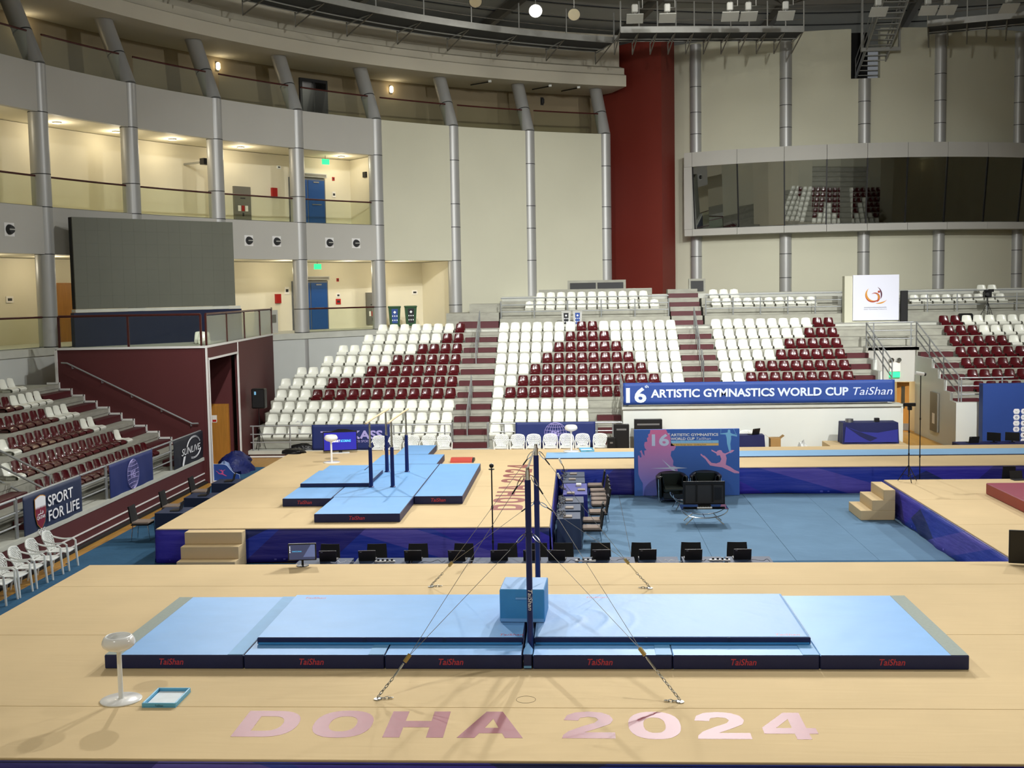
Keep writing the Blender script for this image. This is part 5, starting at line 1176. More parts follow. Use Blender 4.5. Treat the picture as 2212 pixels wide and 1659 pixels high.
for k in range(5): MB().box(3.78+k*0.065, 3.81+k*0.065, 13.54, 13.58, -0.33, -0.327).build('socket', 'dark_grey', s_)
# ------------------------------------------------------------------ screens on the podiums
mat('screen_blue', '#20208c', 0.3, emit='#2a2aa8', estr=0.55); mat('screen_text', '#5ac8ff', 0.4, emit='#5ac8ff', estr=0.9); mat('screen_text_white', '#ffffff', 0.4, emit='#ffffff', estr=0.8); mat('screen_desk', '#3d4668', 0.3, emit='#46507c', estr=0.35); mat('screen_desk2', '#6474a8', 0.3, emit='#6a7cb4', estr=0.35)
def flat_screen(label, loc, W, H, z0, ry, parts, tilt=0.0):
    t = local(thing('flat_screen', loc, label, 'screen', None, ry)); MB().rbox(-W/2, W/2, -0.03, 0.03, z0, z0+H, 0.006).build('bezel', 'black', t)
    return t
t = flat_screen('scoring television on the far podium showing a blue title screen', (-7.15, 21.75, 0), 1.12, 0.66, 0.07, 0.22, 0)
MB().box(-0.53, 0.53, -0.033, -0.03, 0.11, 0.69).build('display', 'screen_blue', t); pl = Plane((-0.53, -0.034, 0.11), (1,0,0), (0,0,1))
t['_o'] = (0., 0., 0.); wtext(t, 'title_word', pl, 'SMART', 0.26, 0.26, 0.075, 0.27, 'screen_text_white', 0.02, 0.2); wtext(t, 'title_word', pl, 'SCORING', 0.54, 0.26, 0.075, 0.34, 'screen_text', 0.02, 0.2)
MB().rbox(-0.3, 0.3, -0.16, 0.16, 0.0, 0.02, 0.004).build('foot', 'white_plastic', t); MB().box(-0.06, 0.06, -0.02, 0.04, 0.02, 0.1).build('neck', 'black', t)
m = MB(); m.add([(-0.3,0.03,0.72),(0.57,0.03,0.70),(0.2,0.03,0.79),(-0.05,0.03,0.80),(-0.3,0.06,0.72),(0.57,0.06,0.70),(0.2,0.06,0.79),(-0.05,0.06,0.80)], [(0,1,2,3),(7,6,5,4),(0,4,5,1),(1,5,6,2),(2,6,7,3),(3,7,4,0)]); m.build('cover_flap', 'black_matte', t)
t = flat_screen('small computer monitor with desktop at the near podium back edge', (-4.63, 6.08, 0), 0.54, 0.33, 0.11, 0.1, 0)
MB().box(-0.25, 0.25, -0.033, -0.03, 0.13, 0.42).build('display', 'screen_desk', t); pl = Plane((-0.25, -0.034, 0.13), (1,0,0), (0,0,1)); poly(t, 'wallpaper_shape', pl, [(0.27, 0.05), (0.5, 0.05), (0.5, 0.29), (0.42, 0.29)], 'screen_desk2', 0.002, 0.0015)
wtext(t, 'wallpaper_word', pl, 'SMARTSCORING', 0.06, 0.15, 0.022, 0.18, 'screen_text')
for k in range(4): MB().box(-0.24, -0.225, -0.036, -0.033, 0.37-k*0.035, 0.39-k*0.035).build('desktop_icon', 'screen_text_white', t)
MB().lathe(0, 0, [(0,0),(0.12,0),(0.12,0.012),(0.02,0.02),(0,0.02)], 24).build('foot', 'black', t, True); MB().box(-0.02, 0.02, -0.01, 0.02, 0.02, 0.12).build('neck', 'black', t)
t = flat_screen('large black screen at the near podium corner cut by the picture edge', (9.25, 5.85, 0), 1.1, 0.62, 0.03, -0.25, 0); MB().box(-0.53, 0.53, -0.033, -0.03, 0.06, 0.63).build('display', 'screen_off', t); MB().box(-0.2, 0.2, -0.14, 0.14, 0, 0.03).build('foot', 'black', t)
# things on / behind the far and right podiums
copy_tree(lp, (12.42, 15.36, 0.0), PI+0.1, 'black laptop on the podium with the crimson mat'); c_ = copy_tree(mc, (12.36, 16.1, FL+0.013), PI, 'black chair in the gap behind the podium with the crimson mat'); c_.scale = (0.85, 0.85, 1.25)
cloth_table('scorer_table', 13.2, 15.6, 22.5, 23.2, -0.02, FL+0.002, 'dark cloth scorer table behind the runway by the sponsor board', 'tables behind the far podium', 'cloth_navy')
copy_tree(lp, (13.75, 22.9, -0.02), 0.1, 'black laptop at the scorer table by the sponsor board')
for i, (x, a) in enumerate(((14.45, -0.7), (15.05, -0.5))):
    d_ = local(thing('desk_monitor', (x, 22.9, -0.02), 'black desk monitor at the scorer table, %s of the pair' % ('first' if i == 0 else 'second'), 'monitor', 'desk monitors', a)); MB().rbox(-0.22, 0.22, -0.02, 0.02, 0.05, 0.33, 0.004).build('panel', 'black', d_); MB().box(-0.09, 0.09, -0.07, 0.07, 0, 0.02).build('foot', 'black', d_); MB().box(-0.03, 0.03, -0.01, 0.02, 0.02, 0.1).build('neck', 'black', d_)
o = thing('carpeted_platform', (10.9, 25.3, FL), 'low beige carpeted platform under the navy table', 'platform'); MB().rbox(9.5, 12.2, 24.7, 26.0, FL, -0.32, 0.01).build('body', 'deck', o); MB().rbox(9.2, 9.5, 24.9, 25.8, FL, -0.55, 0.01).build('side_step', 'deck', o)
t = cloth_table('medal_table', 10.02, 11.92, 25.0, 25.7, 0.43, -0.32, 'navy table with swooping blue front cloth by the white wall', None, 'cloth_navy', 0.02)
pl = Plane((10.0, 24.955, -0.30), (1,0,0), (0,0,1)); poly(t, 'front_swoosh', pl, [(0.05, 0.05), (0.1, 0.62), (0.6, 0.42), (1.2, 0.38), (1.9, 0.5), (1.9, 0.05)], 'cloth_blue', 0.0, 0.004); poly(t, 'front_swoosh', pl, [(0.1, 0.62), (0.35, 0.5), (1.2, 0.2), (0.95, 0.08), (0.6, 0.26)], 'cloth_navy', 0.006, 0.004)
o = thing('tape_roll', (10.3, 25.3, 0.43), 'grey roll standing on the navy table', 'roll'); MB().cyl(10.3, 25.3, 0.43, 0.55, 0.14, 20).build('body', 'steel', o, True)
o = thing('speaker_box', (11.25, 25.3, 0.43), 'small black box on the navy table', 'box'); MB().rbox(11.17, 11.33, 25.2, 25.36, 0.43, 0.57, 0.01).build('body', 'black', o)
cloth_table('small_table', 6.3, 7.3, 25.1, 25.6, 0.02, FL, 'small navy table with laptop by the white wall', 'tables behind the far podium', 'cloth_navy'); copy_tree(lp, (6.95, 25.35, 0.02), 0.6, 'black laptop on the small table by the white wall')
mat('cardboard', '#a5834f', 0.8, var=0.08, scale=5)
o = thing('cardboard_box', (7.73, 25.5, FL), 'brown cardboard box with open flaps by the white wall', 'box'); MB().rbox(7.55, 7.91, 25.3, 25.7, FL, -0.12, 0.004).build('body', 'cardboard', o)
for s in (-1, 1): MB().obox((7.73+s*0.24, 25.5, -0.09), ((0.8,0,s*0.6),(0,1,0),(-s*0.6,0,0.8)), 0.09, 0.19, 0.004).build('flap', 'cardboard', o)
for (x0, x1, y, z0, z1, lab) in ((2.0, 2.55, 25.3, -0.05, 0.42, 'black equipment rack left of the backdrop'), (2.75, 3.75, 25.6, -0.1, 0.56, 'black screen edge behind the backdrop'), (1.75, 2.05, 24.9, -0.3, -0.0, 'small black case on the floor left of the backdrop')):
    o = thing('equipment_case', ((x0+x1)/2, y, FL), lab, 'case', 'black equipment cases'); MB().rbox(x0, x1, y, y+0.3, FL, z1, 0.01).build('body', 'black', o); MB().box(x0+0.1, x1-0.1, y-0.006, y, z1-0.2, z1-0.14).build('front_panel', 'steel', o)
# plastic sheet crumpled along the wall foot
mat('sheet', '#dfe2df', 0.3)
random.seed(3); m = MB(); grid = []
for j in range(7):
    grid.append([(8.2+0.9*i/22, 25.2+0.8*j/6+random.uniform(-0.03, 0.03), FL+0.03+random.uniform(0, 0.28)*math.sin(PI*j/6)+0.35*math.sin(PI*j/6)*math.exp(-((i-13)/4)**2)) for i in range(23)])
shell(m, grid, 0.01); m.build('plastic_sheet', 'sheet', None, True, 'white crumpled plastic sheet at the foot of the white wall', 'sheet', loc=(8.8, 25.6, FL))
# ------------------------------------------------------------------ stands, tripods, speaker
def tripod(name, x, y, z0, z1, label, spread=0.28, head='camera', cat='stand', lift=0.45):
    t = thing(name, (x, y, z0), label, cat)
    MB().tube([(x, y, z0+0.12), (x, y, z1)], 0.014, 8).build('pole', 'black', t, True)
    for k in range(3):
        a = 2*PI*k/3+0.5; e = (x+spread*math.cos(a), y+spread*math.sin(a), z0+0.012); MB().tube([(x, y, z0+lift), e], 0.011, 6).build('leg', 'black', t, True)
        MB().tube([(x, y, z0+lift*0.35), (x+spread*0.55*math.cos(a), y+spread*0.55*math.sin(a), z0+lift*0.45)], 0.007, 6).build('brace', 'black', t, True)
    for k in (0.35, 0.65): MB().tube([(x, y, z0+(z1-z0)*k), (x, y, z0+(z1-z0)*k+0.06)], 0.022, 8).build('clamp', 'black', t, True)
    if head == 'camera': MB().rbox(x-0.16, x+0.16, y-0.04, y+0.04, z1, z1+0.09, 0.01).build('camera_bar', 'black', t); MB().rbox(x-0.04, x+0.06, y-0.05, y+0.05, z1-0.1, z1, 0.01).build('mount', 'black', t)
    if head == 'cctv': m = MB(); m.tube([(x-0.16, y-0.05, z1+0.08), (x+0.08, y, z1+0.04)], 0.05, 12); m.build('camera_body', 'white_plastic', t, True); m = MB(); m.tube([(x+0.08, y, z1+0.04), (x+0.13, y+0.01, z1+0.03)], 0.045, 12); m.build('camera_lens', 'black', t, True)
    if head == 'ball': m = MB(); m.lathe(x, y, [(0,z1),(0.035,z1+0.015),(0.05,z1+0.05),(0.035,z1+0.085),(0,z1+0.1)], 12); m.build('camera_head', 'black', t, True); m = MB(); m.cyl(x, y, z1-0.03, z1-0.015, 0.06, 12); m.build('top_plate', 'black', t, True)
    return t
tripod('camera_stand', 9.5, 15.2, 0.0, 2.02, 'black tripod with bar camera on the podium corner above the steps')
tripod('camera_stand', 10.2, 16.6, FL+0.013, 2.72, 'tall thin pole with white camera behind the crimson-mat podium', head='cctv')
tripod('camera_stand', -1.05, 7.75, FL+0.013, 1.62, 'thin black stand with ball camera behind the scoring tables', head='ball', spread=0.2)
sp_ = tripod('speaker_stand', -11.2, 26.5, -0.525, 1.05, 'black tripod stand under the loudspeaker by the maroon wall', spread=0.22, head=None, lift=0.8)
s2 = thing('loudspeaker', (-11.15, 26.45, 1.05), 'black loudspeaker on a pole in front of the maroon wall', 'loudspeaker'); MB().rbox(-11.4, -10.9, 26.25, 26.62, 1.06, 1.80, 0.03).build('cabinet', 'black', s2); MB().rbox(-11.36, -10.94, 26.235, 26.25, 1.10, 1.76, 0.01).build('grille', 'black_matte', s2); MB().box(-11.28, -11.21, 26.228, 26.235, 1.58, 1.70).build('badge', 'print_sky', s2)
v = tripod('video_tripod', 18.6, 35.5, 3.62, 4.62, 'black tripod carrying a video camera on the upper walkway', spread=0.4, head=None, lift=0.8)
v2 = thing('video_camera', (18.6, 35.5, 4.62), 'black video camera on the upper walkway tripod', 'camera'); MB().rbox(18.42, 18.72, 35.35, 35.65, 4.63, 4.88, 0.02).build('body', 'black', v2); MB().tube([(18.5, 35.35, 4.76), (18.46, 35.12, 4.76)], 0.07, 12).build('lens', 'black', v2, True); MB().rbox(18.6, 18.82, 35.4, 35.5, 4.86, 4.98, 0.01).build('viewfinder', 'black', v2); MB().rbox(18.44, 18.66, 35.45, 35.6, 4.88, 4.95, 0.01).build('handle', 'black', v2)
o = thing('equipment_bag', (17.6, 35.3, 3.62), 'black bag on the upper walkway beside the video tripod', 'bag'); MB().rbox(17.3, 17.9, 35.2, 35.5, 3.62, 3.95, 0.06).build('body', 'black', o)
o = thing('black_panel', (15.2, 36.0, 3.62), 'black panel beside the white logo board', 'panel'); MB().rbox(14.98, 15.3, 35.9, 36.0, 3.62, 4.98, 0.01).build('body', 'black', o)
# ------------------------------------------------------------------ soft heaps
def heap(name, cx, cy, z0, rx, ry, h, m, label, seed, cat='bag', amp=0.35, n=22):
    random.seed(seed); mb = MB(); ph = [(random.uniform(1.5, 6), random.uniform(1.5, 6), random.uniform(0, 6)) for _ in range(7)]; vs = []; k = 9
    def disp(a, f): return sum(math.sin(p*a*0.9+q*f*3+r) for p, q, r in ph)/7
    for j in range(k):
        f = j/(k-1)
        for i in range(n):
            a = 2*PI*i/n; d = 1+amp*disp(a, f); rr = math.cos(f*PI/2)**0.7*d
            vs.append((cx+rx*rr*math.cos(a), cy+ry*rr*math.sin(a), z0+h*math.sin(f*PI/2)*(1+amp*0.8*disp(a+2, f))+0.0))
    fs = [tuple(range(n))[::-1]]
    for j in range(k-1):
        for i in range(n): fs.append((j*n+i, j*n+(i+1)%n, (j+1)*n+(i+1)%n, (j+1)*n+i))
    fs.append(tuple(range((k-1)*n, k*n))); mb.add(vs, fs); return mb.build(name, m, None, True, label, cat, None, loc=(cx, cy, z0))
mat('bag_black', '#0e0e10', 0.35, bump=0.5, bscale=12); mat('cloth_heap', '#16225e', 0.5, bump=0.6, bscale=9, var=0.25, scale=7); mat('cloth_pale', '#7f93bd', 0.6, bump=0.5, bscale=9); mat('clear_plastic', '#c9ccc8', 0.2, bump=0.5, bscale=9)
heap('cover_bag', -8.75, 21.85, 0, 0.42, 0.3, 0.16, 'bag_black', 'shiny black cover bag lying on the far podium corner', 1)
heap('cover_bag', -9.6, 26.5, -0.525, 0.5, 0.16, 0.22, 'bag_black', 'long black cover heaped behind the back railing', 2, amp=0.25); heap('plastic_bag', -8.6, 26.5, -0.525, 0.3, 0.16, 0.42, 'clear_plastic', 'crumpled clear plastic bag behind the back railing', 5)
heap('plastic_bag', -10.0, 27.62, -0.10, 0.3, 0.14, 0.5, 'clear_plastic', 'clear plastic wrapped bundle on a white seat near the speaker', 8)
heap('flag_heap', -11.15, 23.2, FL+0.01, 0.62, 0.85, 0.62, 'cloth_heap', 'heap of navy flags in front of the tunnel mouth', 4, 'flags', 0.3, 34); heap('flag_heap', -11.1, 21.8, FL+0.01, 0.26, 0.26, 0.5, 'cloth_pale', 'pale blue folded flag on the navy heap', 6, 'flags', 0.3)
# shaped blue board with a pink leaping figure
b = thing('shaped_board', (-10.75, 21.0, FL), 'small blue curved-top board with pink leaping figure', 'board')
out = [(0, 0.03), (0, 0.58), (0.36, 0.57), (0.45, 0.53), (0.55, 0.40), (0.66, 0.29), (0.85, 0.23), (0.87, 0.03)]
pl = Plane((-11.2, 20.98, FL), (1,0,0), (0,0,1)); poly(b, 'board', pl, out, 'banner_blue', 0.0, 0.03); lines(b, 'edge_trim', pl, [out+[out[0]]], 'print_ice', 0.014, 0.0)
poly(b, 'leaping_figure', pl, [(0.08+(x-1055)/575*0.36, 0.18+(800-y)/370*0.22) for x, y in ((1055,495),(1090,520),(1150,560),(1220,635),(1290,645),(1345,625),(1365,580),(1345,520),(1300,525),(1292,495),(1220,455),(1218,430),(1290,470),(1345,440),(1385,480),(1420,495),(1520,440),(1560,445),(1480,490),(1430,515),(1445,570),(1430,665),(1560,745),(1630,790),(1560,795),(1380,705),(1200,675),(1130,580),(1060,520))], 'print_pink', 0.004)
for x in (-11.1, -10.45): MB().box(x-0.08, x+0.08, 20.9, 21.05, FL+0.012, FL+0.04).build('foot', 'white_plastic', b)
# small tables with laptops and chairs by the side of the far podium
for i, y in enumerate((11.9, 14.0, 16.3)):
    cloth_table('line_judge_table', -9.75, -9.0, y, y+0.8, -0.08, FL+0.013, 'dark cloth table beside the far podium, %s from the steps' % ORD[i], 'tables beside the far podium', 'banner_slate', 0.015)
    copy_tree(lp, (-9.35, y+0.4, -0.08), PI/2+0.1, 'black laptop beside the far podium, %s from the steps' % ORD[i]); copy_tree(mc, (-10.15, y+0.25, FL+0.013), PI/2, 'black chair beside the far podium, %s from the steps' % ORD[i])
# ------------------------------------------------------------------ fittings on the curved walls
def wbox(parent, name, a, r, z0, z1, w_, th, m, du=0.0, b=0.0):
    # box standing proud of the inside of a curved wall (towards the arena): angle, radius offset, size
    ar = math.radians(a); n = Vector((-math.cos(ar), -math.sin(ar), 0)); tgt = Vector((-n.y, n.x, 0)) * -1
    c = P(r, a, (z0+z1)/2)+n*(th/2)+tgt*du
    return MB().obox(c, (tgt, n, (0,0,1)), w_/2, th/2, (z1-z0)/2).build(name, m, parent)
def wthing(name, a, r, z, label, cat, group=None): return thing(name, tuple(P(r, a, z)), label, cat, group)
mat('door_blue', '#1d4a86', 0.45); mat('door_frame', '#6f7274', 0.5, 0.2); mat('cabinet_grey', '#77756c', 0.5, 0.3); mat('fire_red', '#a3201c', 0.4); mat('exit_green', '#1fae6a', 0.4, emit='#34d98a', estr=1.6)
mat('lamp_warm', '#fff2d0', 0.4, emit='#ffe3a8', estr=9.0); mat('lamp_white', '#ffffff', 0.4, emit='#fff6e4', estr=60.0); mat('appliance', '#b9bab4', 0.5, 0.2)
def warm(loc, e, col=(1, 0.88, 0.68), size=0.15):
    l = bpy.data.lights.new('room_light', 'POINT'); l.energy = e; l.color = col; l.shadow_soft_size = size; o = bpy.data.objects.new('room_light', l); COL.objects.link(o); o.location = loc
for lvl, r, ac, z0, wd, h in (('middle balcony', 2.2, 137.4, Z1T, 1.95, 2.2), ('concourse', 3.3, 136.3, ZF, 1.98, 2.28)):
    d = wthing('double_door', ac, r, z0, 'blue double door with grey frame on the %s behind the column' % lvl, 'door', 'blue double doors')
    wbox(d, 'frame', ac, r, z0, z0+h, wd, 0.08, 'door_frame')
    for s in (-1, 1): lf = wbox(d, 'leaf', ac, r-0.08, z0+0.02, z0+h-0.08, wd/2-0.1, 0.03, 'door_blue', s*(wd/4-0.02)); wbox(lf, 'door_closer', ac, r-0.11, z0+h-0.2, z0+h-0.14, 0.3, 0.03, 'steel', s*0.45); wbox(lf, 'push_bar', ac, r-0.11, z0+1.0, z0+1.04, 0.5, 0.04, 'steel', s*0.45)
    u = wthing('air_curtain', ac, r, z0+h+0.02, 'grey air curtain unit above the blue door on the '+lvl, 'air curtain'); wbox(u, 'body', ac-0.1, r, z0+h+0.05, z0+h+0.22, wd*0.95, 0.22, 'appliance'); wbox(u, 'grille', ac-0.1, r-0.22, z0+h+0.08, z0+h+0.19, wd*0.9, 0.01, 'cabinet_grey')
for lvl, r, a, z0, z1, w_ in (('middle balcony', 2.2, 142.9, 8.5, 9.98, 0.86), ('concourse', 3.3, 131.1, 3.75, 5.32, 0.6)):
    c = wthing('hose_cabinet', a, r, z0, 'grey fire hose cabinet with red labels on the '+lvl, 'cabinet', 'fire hose cabinets'); wbox(c, 'body', a, r, z0, z1, w_, 0.12, 'cabinet_grey')
    for k in (-1, 0, 1): wbox(c, 'label_plate', a, r-0.12, z0+0.42, z0+0.66, w_*0.17, 0.006, 'fire_red' if k == 0 else 'sign_white', k*w_*0.22)
    wbox(c, 'vent', a, r-0.12, z0+0.95, z0+1.0, w_*0.3, 0.006, 'dark_grey'); wbox(c, 'lock', a, r-0.12, z0+0.2, z0+0.35, w_*0.1, 0.006, 'dark_grey')
for lvl, r, a, z in (('middle balcony', 2.2, 140.2, 9.6), ('concourse', 3.3, 139.0, 4.9)): b = wthing('fire_box', a, r, z, 'small red fire box on the %s wall' % lvl, 'fire box', 'red fire boxes'); wbox(b, 'body', a, r, z, z+0.42, 0.28, 0.12, 'fire_red')
for lvl, r, a, z in (('middle balcony', 1.2, 136.8, 11.1), ('concourse', 2.0, 136.9, 6.42)):
    e = wthing('exit_sign', a, r, z, 'glowing green exit sign hanging over the %s' % lvl, 'sign', 'green exit signs'); wbox(e, 'panel', a, r, z, z+0.24, 0.36, 0.06, 'exit_green'); wbox(e, 'hanger', a, r, z+0.24, Z2 if z > 8 else Z1, 0.02, 0.02, 'steel')
for lvl, r, items in (('middle balcony', 2.2, ((135.1, 10.52, 0.12, 0.16, 'fire_red', 'alarm sounder'), (135.1, 9.75, 0.18, 0.26, 'sign_white', 'notice'), (139.7, 10.88, 0.2, 0.14, 'white_plastic', 'wall camera'))), ('concourse', 3.3, ((133.9, 5.87, 0.12, 0.16, 'fire_red', 'alarm sounder'), (133.9, 5.1, 0.2, 0.22, 'sign_white', 'notice'), (133.9, 4.78, 0.26, 0.26, 'sign_red', 'call point'), (138.2, 5.3, 0.24, 0.34, 'sign_white', 'paper notice'), (127.3, 5.18, 0.3, 0.22, 'sign_white', 'gate number plate'), (159.4, 5.15, 0.32, 0.24, 'sign_white', 'gate number sign')))):
    for a, z, w_, h, m, nm in items: o = wthing('wall_'+nm.replace(' ', '_'), a, r, z, 'small %s on the %s back wall' % (nm, lvl), 'wall fitting'); wbox(o, 'plate', a, r, z, z+h, w_, 0.04, m); wbox(o, 'mark', a, r-0.04, z+h*0.3, z+h*0.7, w_*0.6, 0.004, 'dark_grey')
for a, lab in ((133.5, 'by the last column'), (147.4, 'over the screen')):
    o = wthing('wall_speaker', a, 1.0, 10.6, 'small black speaker box under the upper fascia %s' % lab, 'speaker', 'wall speaker boxes'); wbox(o, 'box', a, 1.0, 10.6, 10.85, 0.34, 0.25, 'black'); wbox(o, 'bracket', a, 2.2, 10.68, 10.76, 0.06, 1.0, 'steel')
# downlights of the middle balcony and concourse
for i, a in enumerate((158.6, 154.1, 149.7, 144.1, 135.5, 165.5)):
    p = P(1.1, a, Z2-0.0); o = wthing('downlight', a, 1.1, Z2-0.06, 'round glowing downlight in the middle balcony ceiling, %s' % ['first bay', 'second bay', 'third bay over the screen', 'bay with the hose cabinet', 'bay with the exit sign', 'bay outside the picture'][i], 'downlight', 'balcony downlights')
    MB().lathe(p.x, p.y, [(0,Z2-0.03),(0.11,Z2-0.03),(0.13,Z2+0.02),(0,Z2+0.02)], 20).build('lens', 'lamp_warm', o, True); MB().lathe(p.x, p.y, [(0.11,Z2-0.035),(0.16,Z2-0.03),(0.16,Z2+0.02),(0.11,Z2+0.02)], 20).build('trim_ring', 'white_plastic', o, True)
    warm((p.x, p.y, Z2-0.35), 36)
for a in (163.5, 158.5, 152, 146, 140, 134.5, 130): p = P(1.7, a, Z1-0.4); warm(p, 42)
# eyeball air nozzles on the lower fascia
for i, a in enumerate((164.8, 145.44, 143.0, 138.3, 135.9)):
    p = P(-0.22, a, 7.52); o = wthing('air_nozzle', a, -0.22, 7.5, 'round eyeball air nozzle on the lower fascia, %s' % ['at the picture edge', 'right of the screen, first', 'right of the screen, second', 'third, past the column', 'last before the cream wall'][i], 'vent', 'air nozzles')
    wbox(o, 'plate', a, -0.22, 7.30, 7.74, 0.44, 0.015, 'whitetrim'); ar = math.radians(a); n = Vector((-math.cos(ar), -math.sin(ar), 0))
    MB().tube([p-n*0.0, p+n*0.06, p+n*0.14], [0.17, 0.16, 0.12], 20).build('ball', 'dark_grey', o, True); wbox(o, 'blade', a, -0.36, 7.50, 7.54, 0.26, 0.02, 'appliance')
# top gallery wall lamps and black door
for i, (a, lit) in enumerate(((143.56, 1), (129.2, 1), (116.0, 0), (158, 1))):
    o = wthing('bulkhead_lamp', a, 3.0, 14.9, 'oval bulkhead lamp on the top gallery wall, %s' % ['lit, second bay', 'lit, above the cream wall', 'unlit, near the red tower', 'outside bay'][i], 'lamp', 'gallery bulkhead lamps'); ar = math.radians(a); n = Vector((-math.cos(ar), -math.sin(ar), 0)); p = P(3.0, a, 15.15)
    MB().tube([p+Vector((0,0,-0.16))+n*0.1, p+Vector((0,0,-0.1))+n*0.1, p+Vector((0,0,0.1))+n*0.1, p+Vector((0,0,0.16))+n*0.1], [0.04, 0.09, 0.09, 0.04], 14).build('globe', 'lamp_warm' if lit else 'dark_grey', o, True); wbox(o, 'back_plate', a, 3.0, 14.95, 15.35, 0.16, 0.03, 'dark_grey')
    if lit: warm(p+n*0.35, 5)
o = wthing('gallery_door', 135.8, 3.0, Z2T, 'tall black framed door on the top gallery', 'door'); wbox(o, 'frame', 135.8, 3.0, Z2T, 15.2, 1.5, 0.12, 'dark_grey')
for s in (-1, 1): wbox(o, 'pane', 135.8, 2.88, Z2T+0.1, 15.05, 0.6, 0.02, 'screen_off', s*0.34)
# cctv cameras under the soffit
for i, a in enumerate((122.6, 117.1, 114.5)):
    p = P(0.5, a, ZS); o = wthing('dome_camera', a, 0.5, ZS-0.12, 'small white camera with black drop arm under the soffit, %s from the red tower' % ['third', 'second', 'first'][i], 'camera', 'soffit cameras'); MB().rbox(p.x-0.08, p.x+0.08, p.y-0.08, p.y+0.08, ZS-0.11, ZS-0.005, 0.02).build('body', 'white_plastic', o); q = P(1.8, a+0.6, ZS-0.05); MB().tube([p+Vector((0,0,-0.08)), q], 0.03, 8).build('conduit', 'black', o, True)
# left concourse timber door and bins
o = wthing('timber_door', 155.6, 3.3, ZF, 'brown timber door on the concourse left of the big screen', 'door'); wbox(o, 'frame', 155.6, 3.3, ZF, ZF+2.25, 1.1, 0.06, 'wood_door'); wbox(o, 'leaf', 155.6, 3.24, ZF, ZF+2.18, 0.92, 0.03, 'wood_door')
mat('bin_green', '#1d4a26', 0.5); mat('bin_label', '#24468e', 0.5)
def wheelie(x, y, z, rz, label, lab_m, body='bin_green', s=1.0):
    t = local(thing('wheelie_bin', (x, y, z), label, 'bin', 'wheeled waste bins', rz)); m = MB()
    m.add([(-.22*s,-.24*s,.06*s),(.22*s,-.24*s,.06*s),(.22*s,.24*s,.06*s),(-.22*s,.24*s,.06*s),(-.28*s,-.30*s,.95*s),(.28*s,-.30*s,.95*s),(.28*s,.30*s,.95*s),(-.28*s,.30*s,.95*s)], [(0,3,2,1),(4,5,6,7),(0,1,5,4),(1,2,6,5),(2,3,7,6),(3,0,4,7)]); m.build('body', body, t)
    MB().rbox(-.30*s, .30*s, -.33*s, .34*s, .95*s, 1.03*s, 0.02).build('lid', body, t); m = MB(); m.add([(-.13*s,-.259*s,.22*s),(.13*s,-.259*s,.22*s),(.15*s,-.303*s,.9*s),(-.15*s,-.303*s,.9*s),(-.13*s,-.25*s,.22*s),(.13*s,-.25*s,.22*s),(.15*s,-.295*s,.9*s),(-.15*s,-.295*s,.9*s)], [(0,1,2,3),(7,6,5,4),(0,4,5,1),(1,5,6,2),(2,6,7,3),(3,7,4,0)]); m.build('label', lab_m, t)
    for sx in (-1, 1): MB().tube([(sx*.24*s, .24*s, .07*s), (sx*.28*s, .24*s, .07*s)], .07*s, 12).build('wheel', 'black', t, True)
    m = MB(); m.obox((0, -.296*s, .74*s), ((.707,0,.707),(0,1,0),(-.707,0,.707)), .05*s, .004, .05*s)
    for i in range(3):
        for j in range(2): m.obox(((-.1+.1*i)*s, (-.278+.016*j)*s-.004, (.56-.2*j)*s), ((1,0,0),(0,1,0),(0,0,1)), .022*s, .006, .03*s)
    m.build('pictograms', 'print_white', t)
    return t
p = P(1.3, 130.95); wheelie(p.x, p.y, ZF, 0.2, 'green wheelie bin with blue recycling label on the concourse', 'bin_label'); p = P(1.35, 129.45); wheelie(p.x, p.y, ZF, 0.2, 'green wheelie bin with black label on the concourse', 'print_black')
wheelie(0.26, 34.9, 3.62, 0, 'grey litter bin with black label on the back walkway', 'print_black', 'appliance', 0.72); wheelie(0.76, 34.9, 3.62, 0, 'grey litter bin with blue label on the back walkway', 'bin_label', 'appliance', 0.72)
o = wthing('water_cooler', 142.1, 1.6, ZF, 'pale steel drinking fountain on the concourse beside the screen', 'cooler'); wbox(o, 'cabinet', 142.1, 1.6, ZF, ZF+1.0, 0.95, 0.4, 'appliance'); wbox(o, 'spout', 141.8, 1.3, ZF+1.0, ZF+1.12, 0.06, 0.06, 'chrome'); wbox(o, 'panel', 141.7, 1.2, ZF+0.45, ZF+0.8, 0.25, 0.02, 'steel')
# emergency light over the passage
o = thing('emergency_light', (13.6, 31.75, 1.35), 'twin-lamp emergency light with green exit panel over the entrance', 'lamp')
MB().rbox(13.4, 13.83, 31.68, 31.8, 1.72, 2.10, 0.01).build('box', 'sign_white', o); MB().rbox(13.4, 13.82, 31.69, 31.8, 1.48, 1.70, 0.01).build('exit_panel', 'exit_green', o)
for x in (13.47, 13.76): MB().tube([(x, 31.72, 2.2), (x, 31.6, 2.2)], 0.09, 14).build('lamp_head', 'chrome', o, True)
o = thing('hose_cabinet', (14.44, 29.0, FL+0.3), 'brown hose cabinet on the stepped wall of the entrance', 'cabinet', 'fire hose cabinets'); MB().box(14.36, 14.44, 28.6, 29.5, -0.4, 1.1).build('body', 'cabinet_grey', o); MB().box(14.355, 14.36, 28.9, 29.2, -0.1, 0.3).build('label_plate', 'sign_white', o)
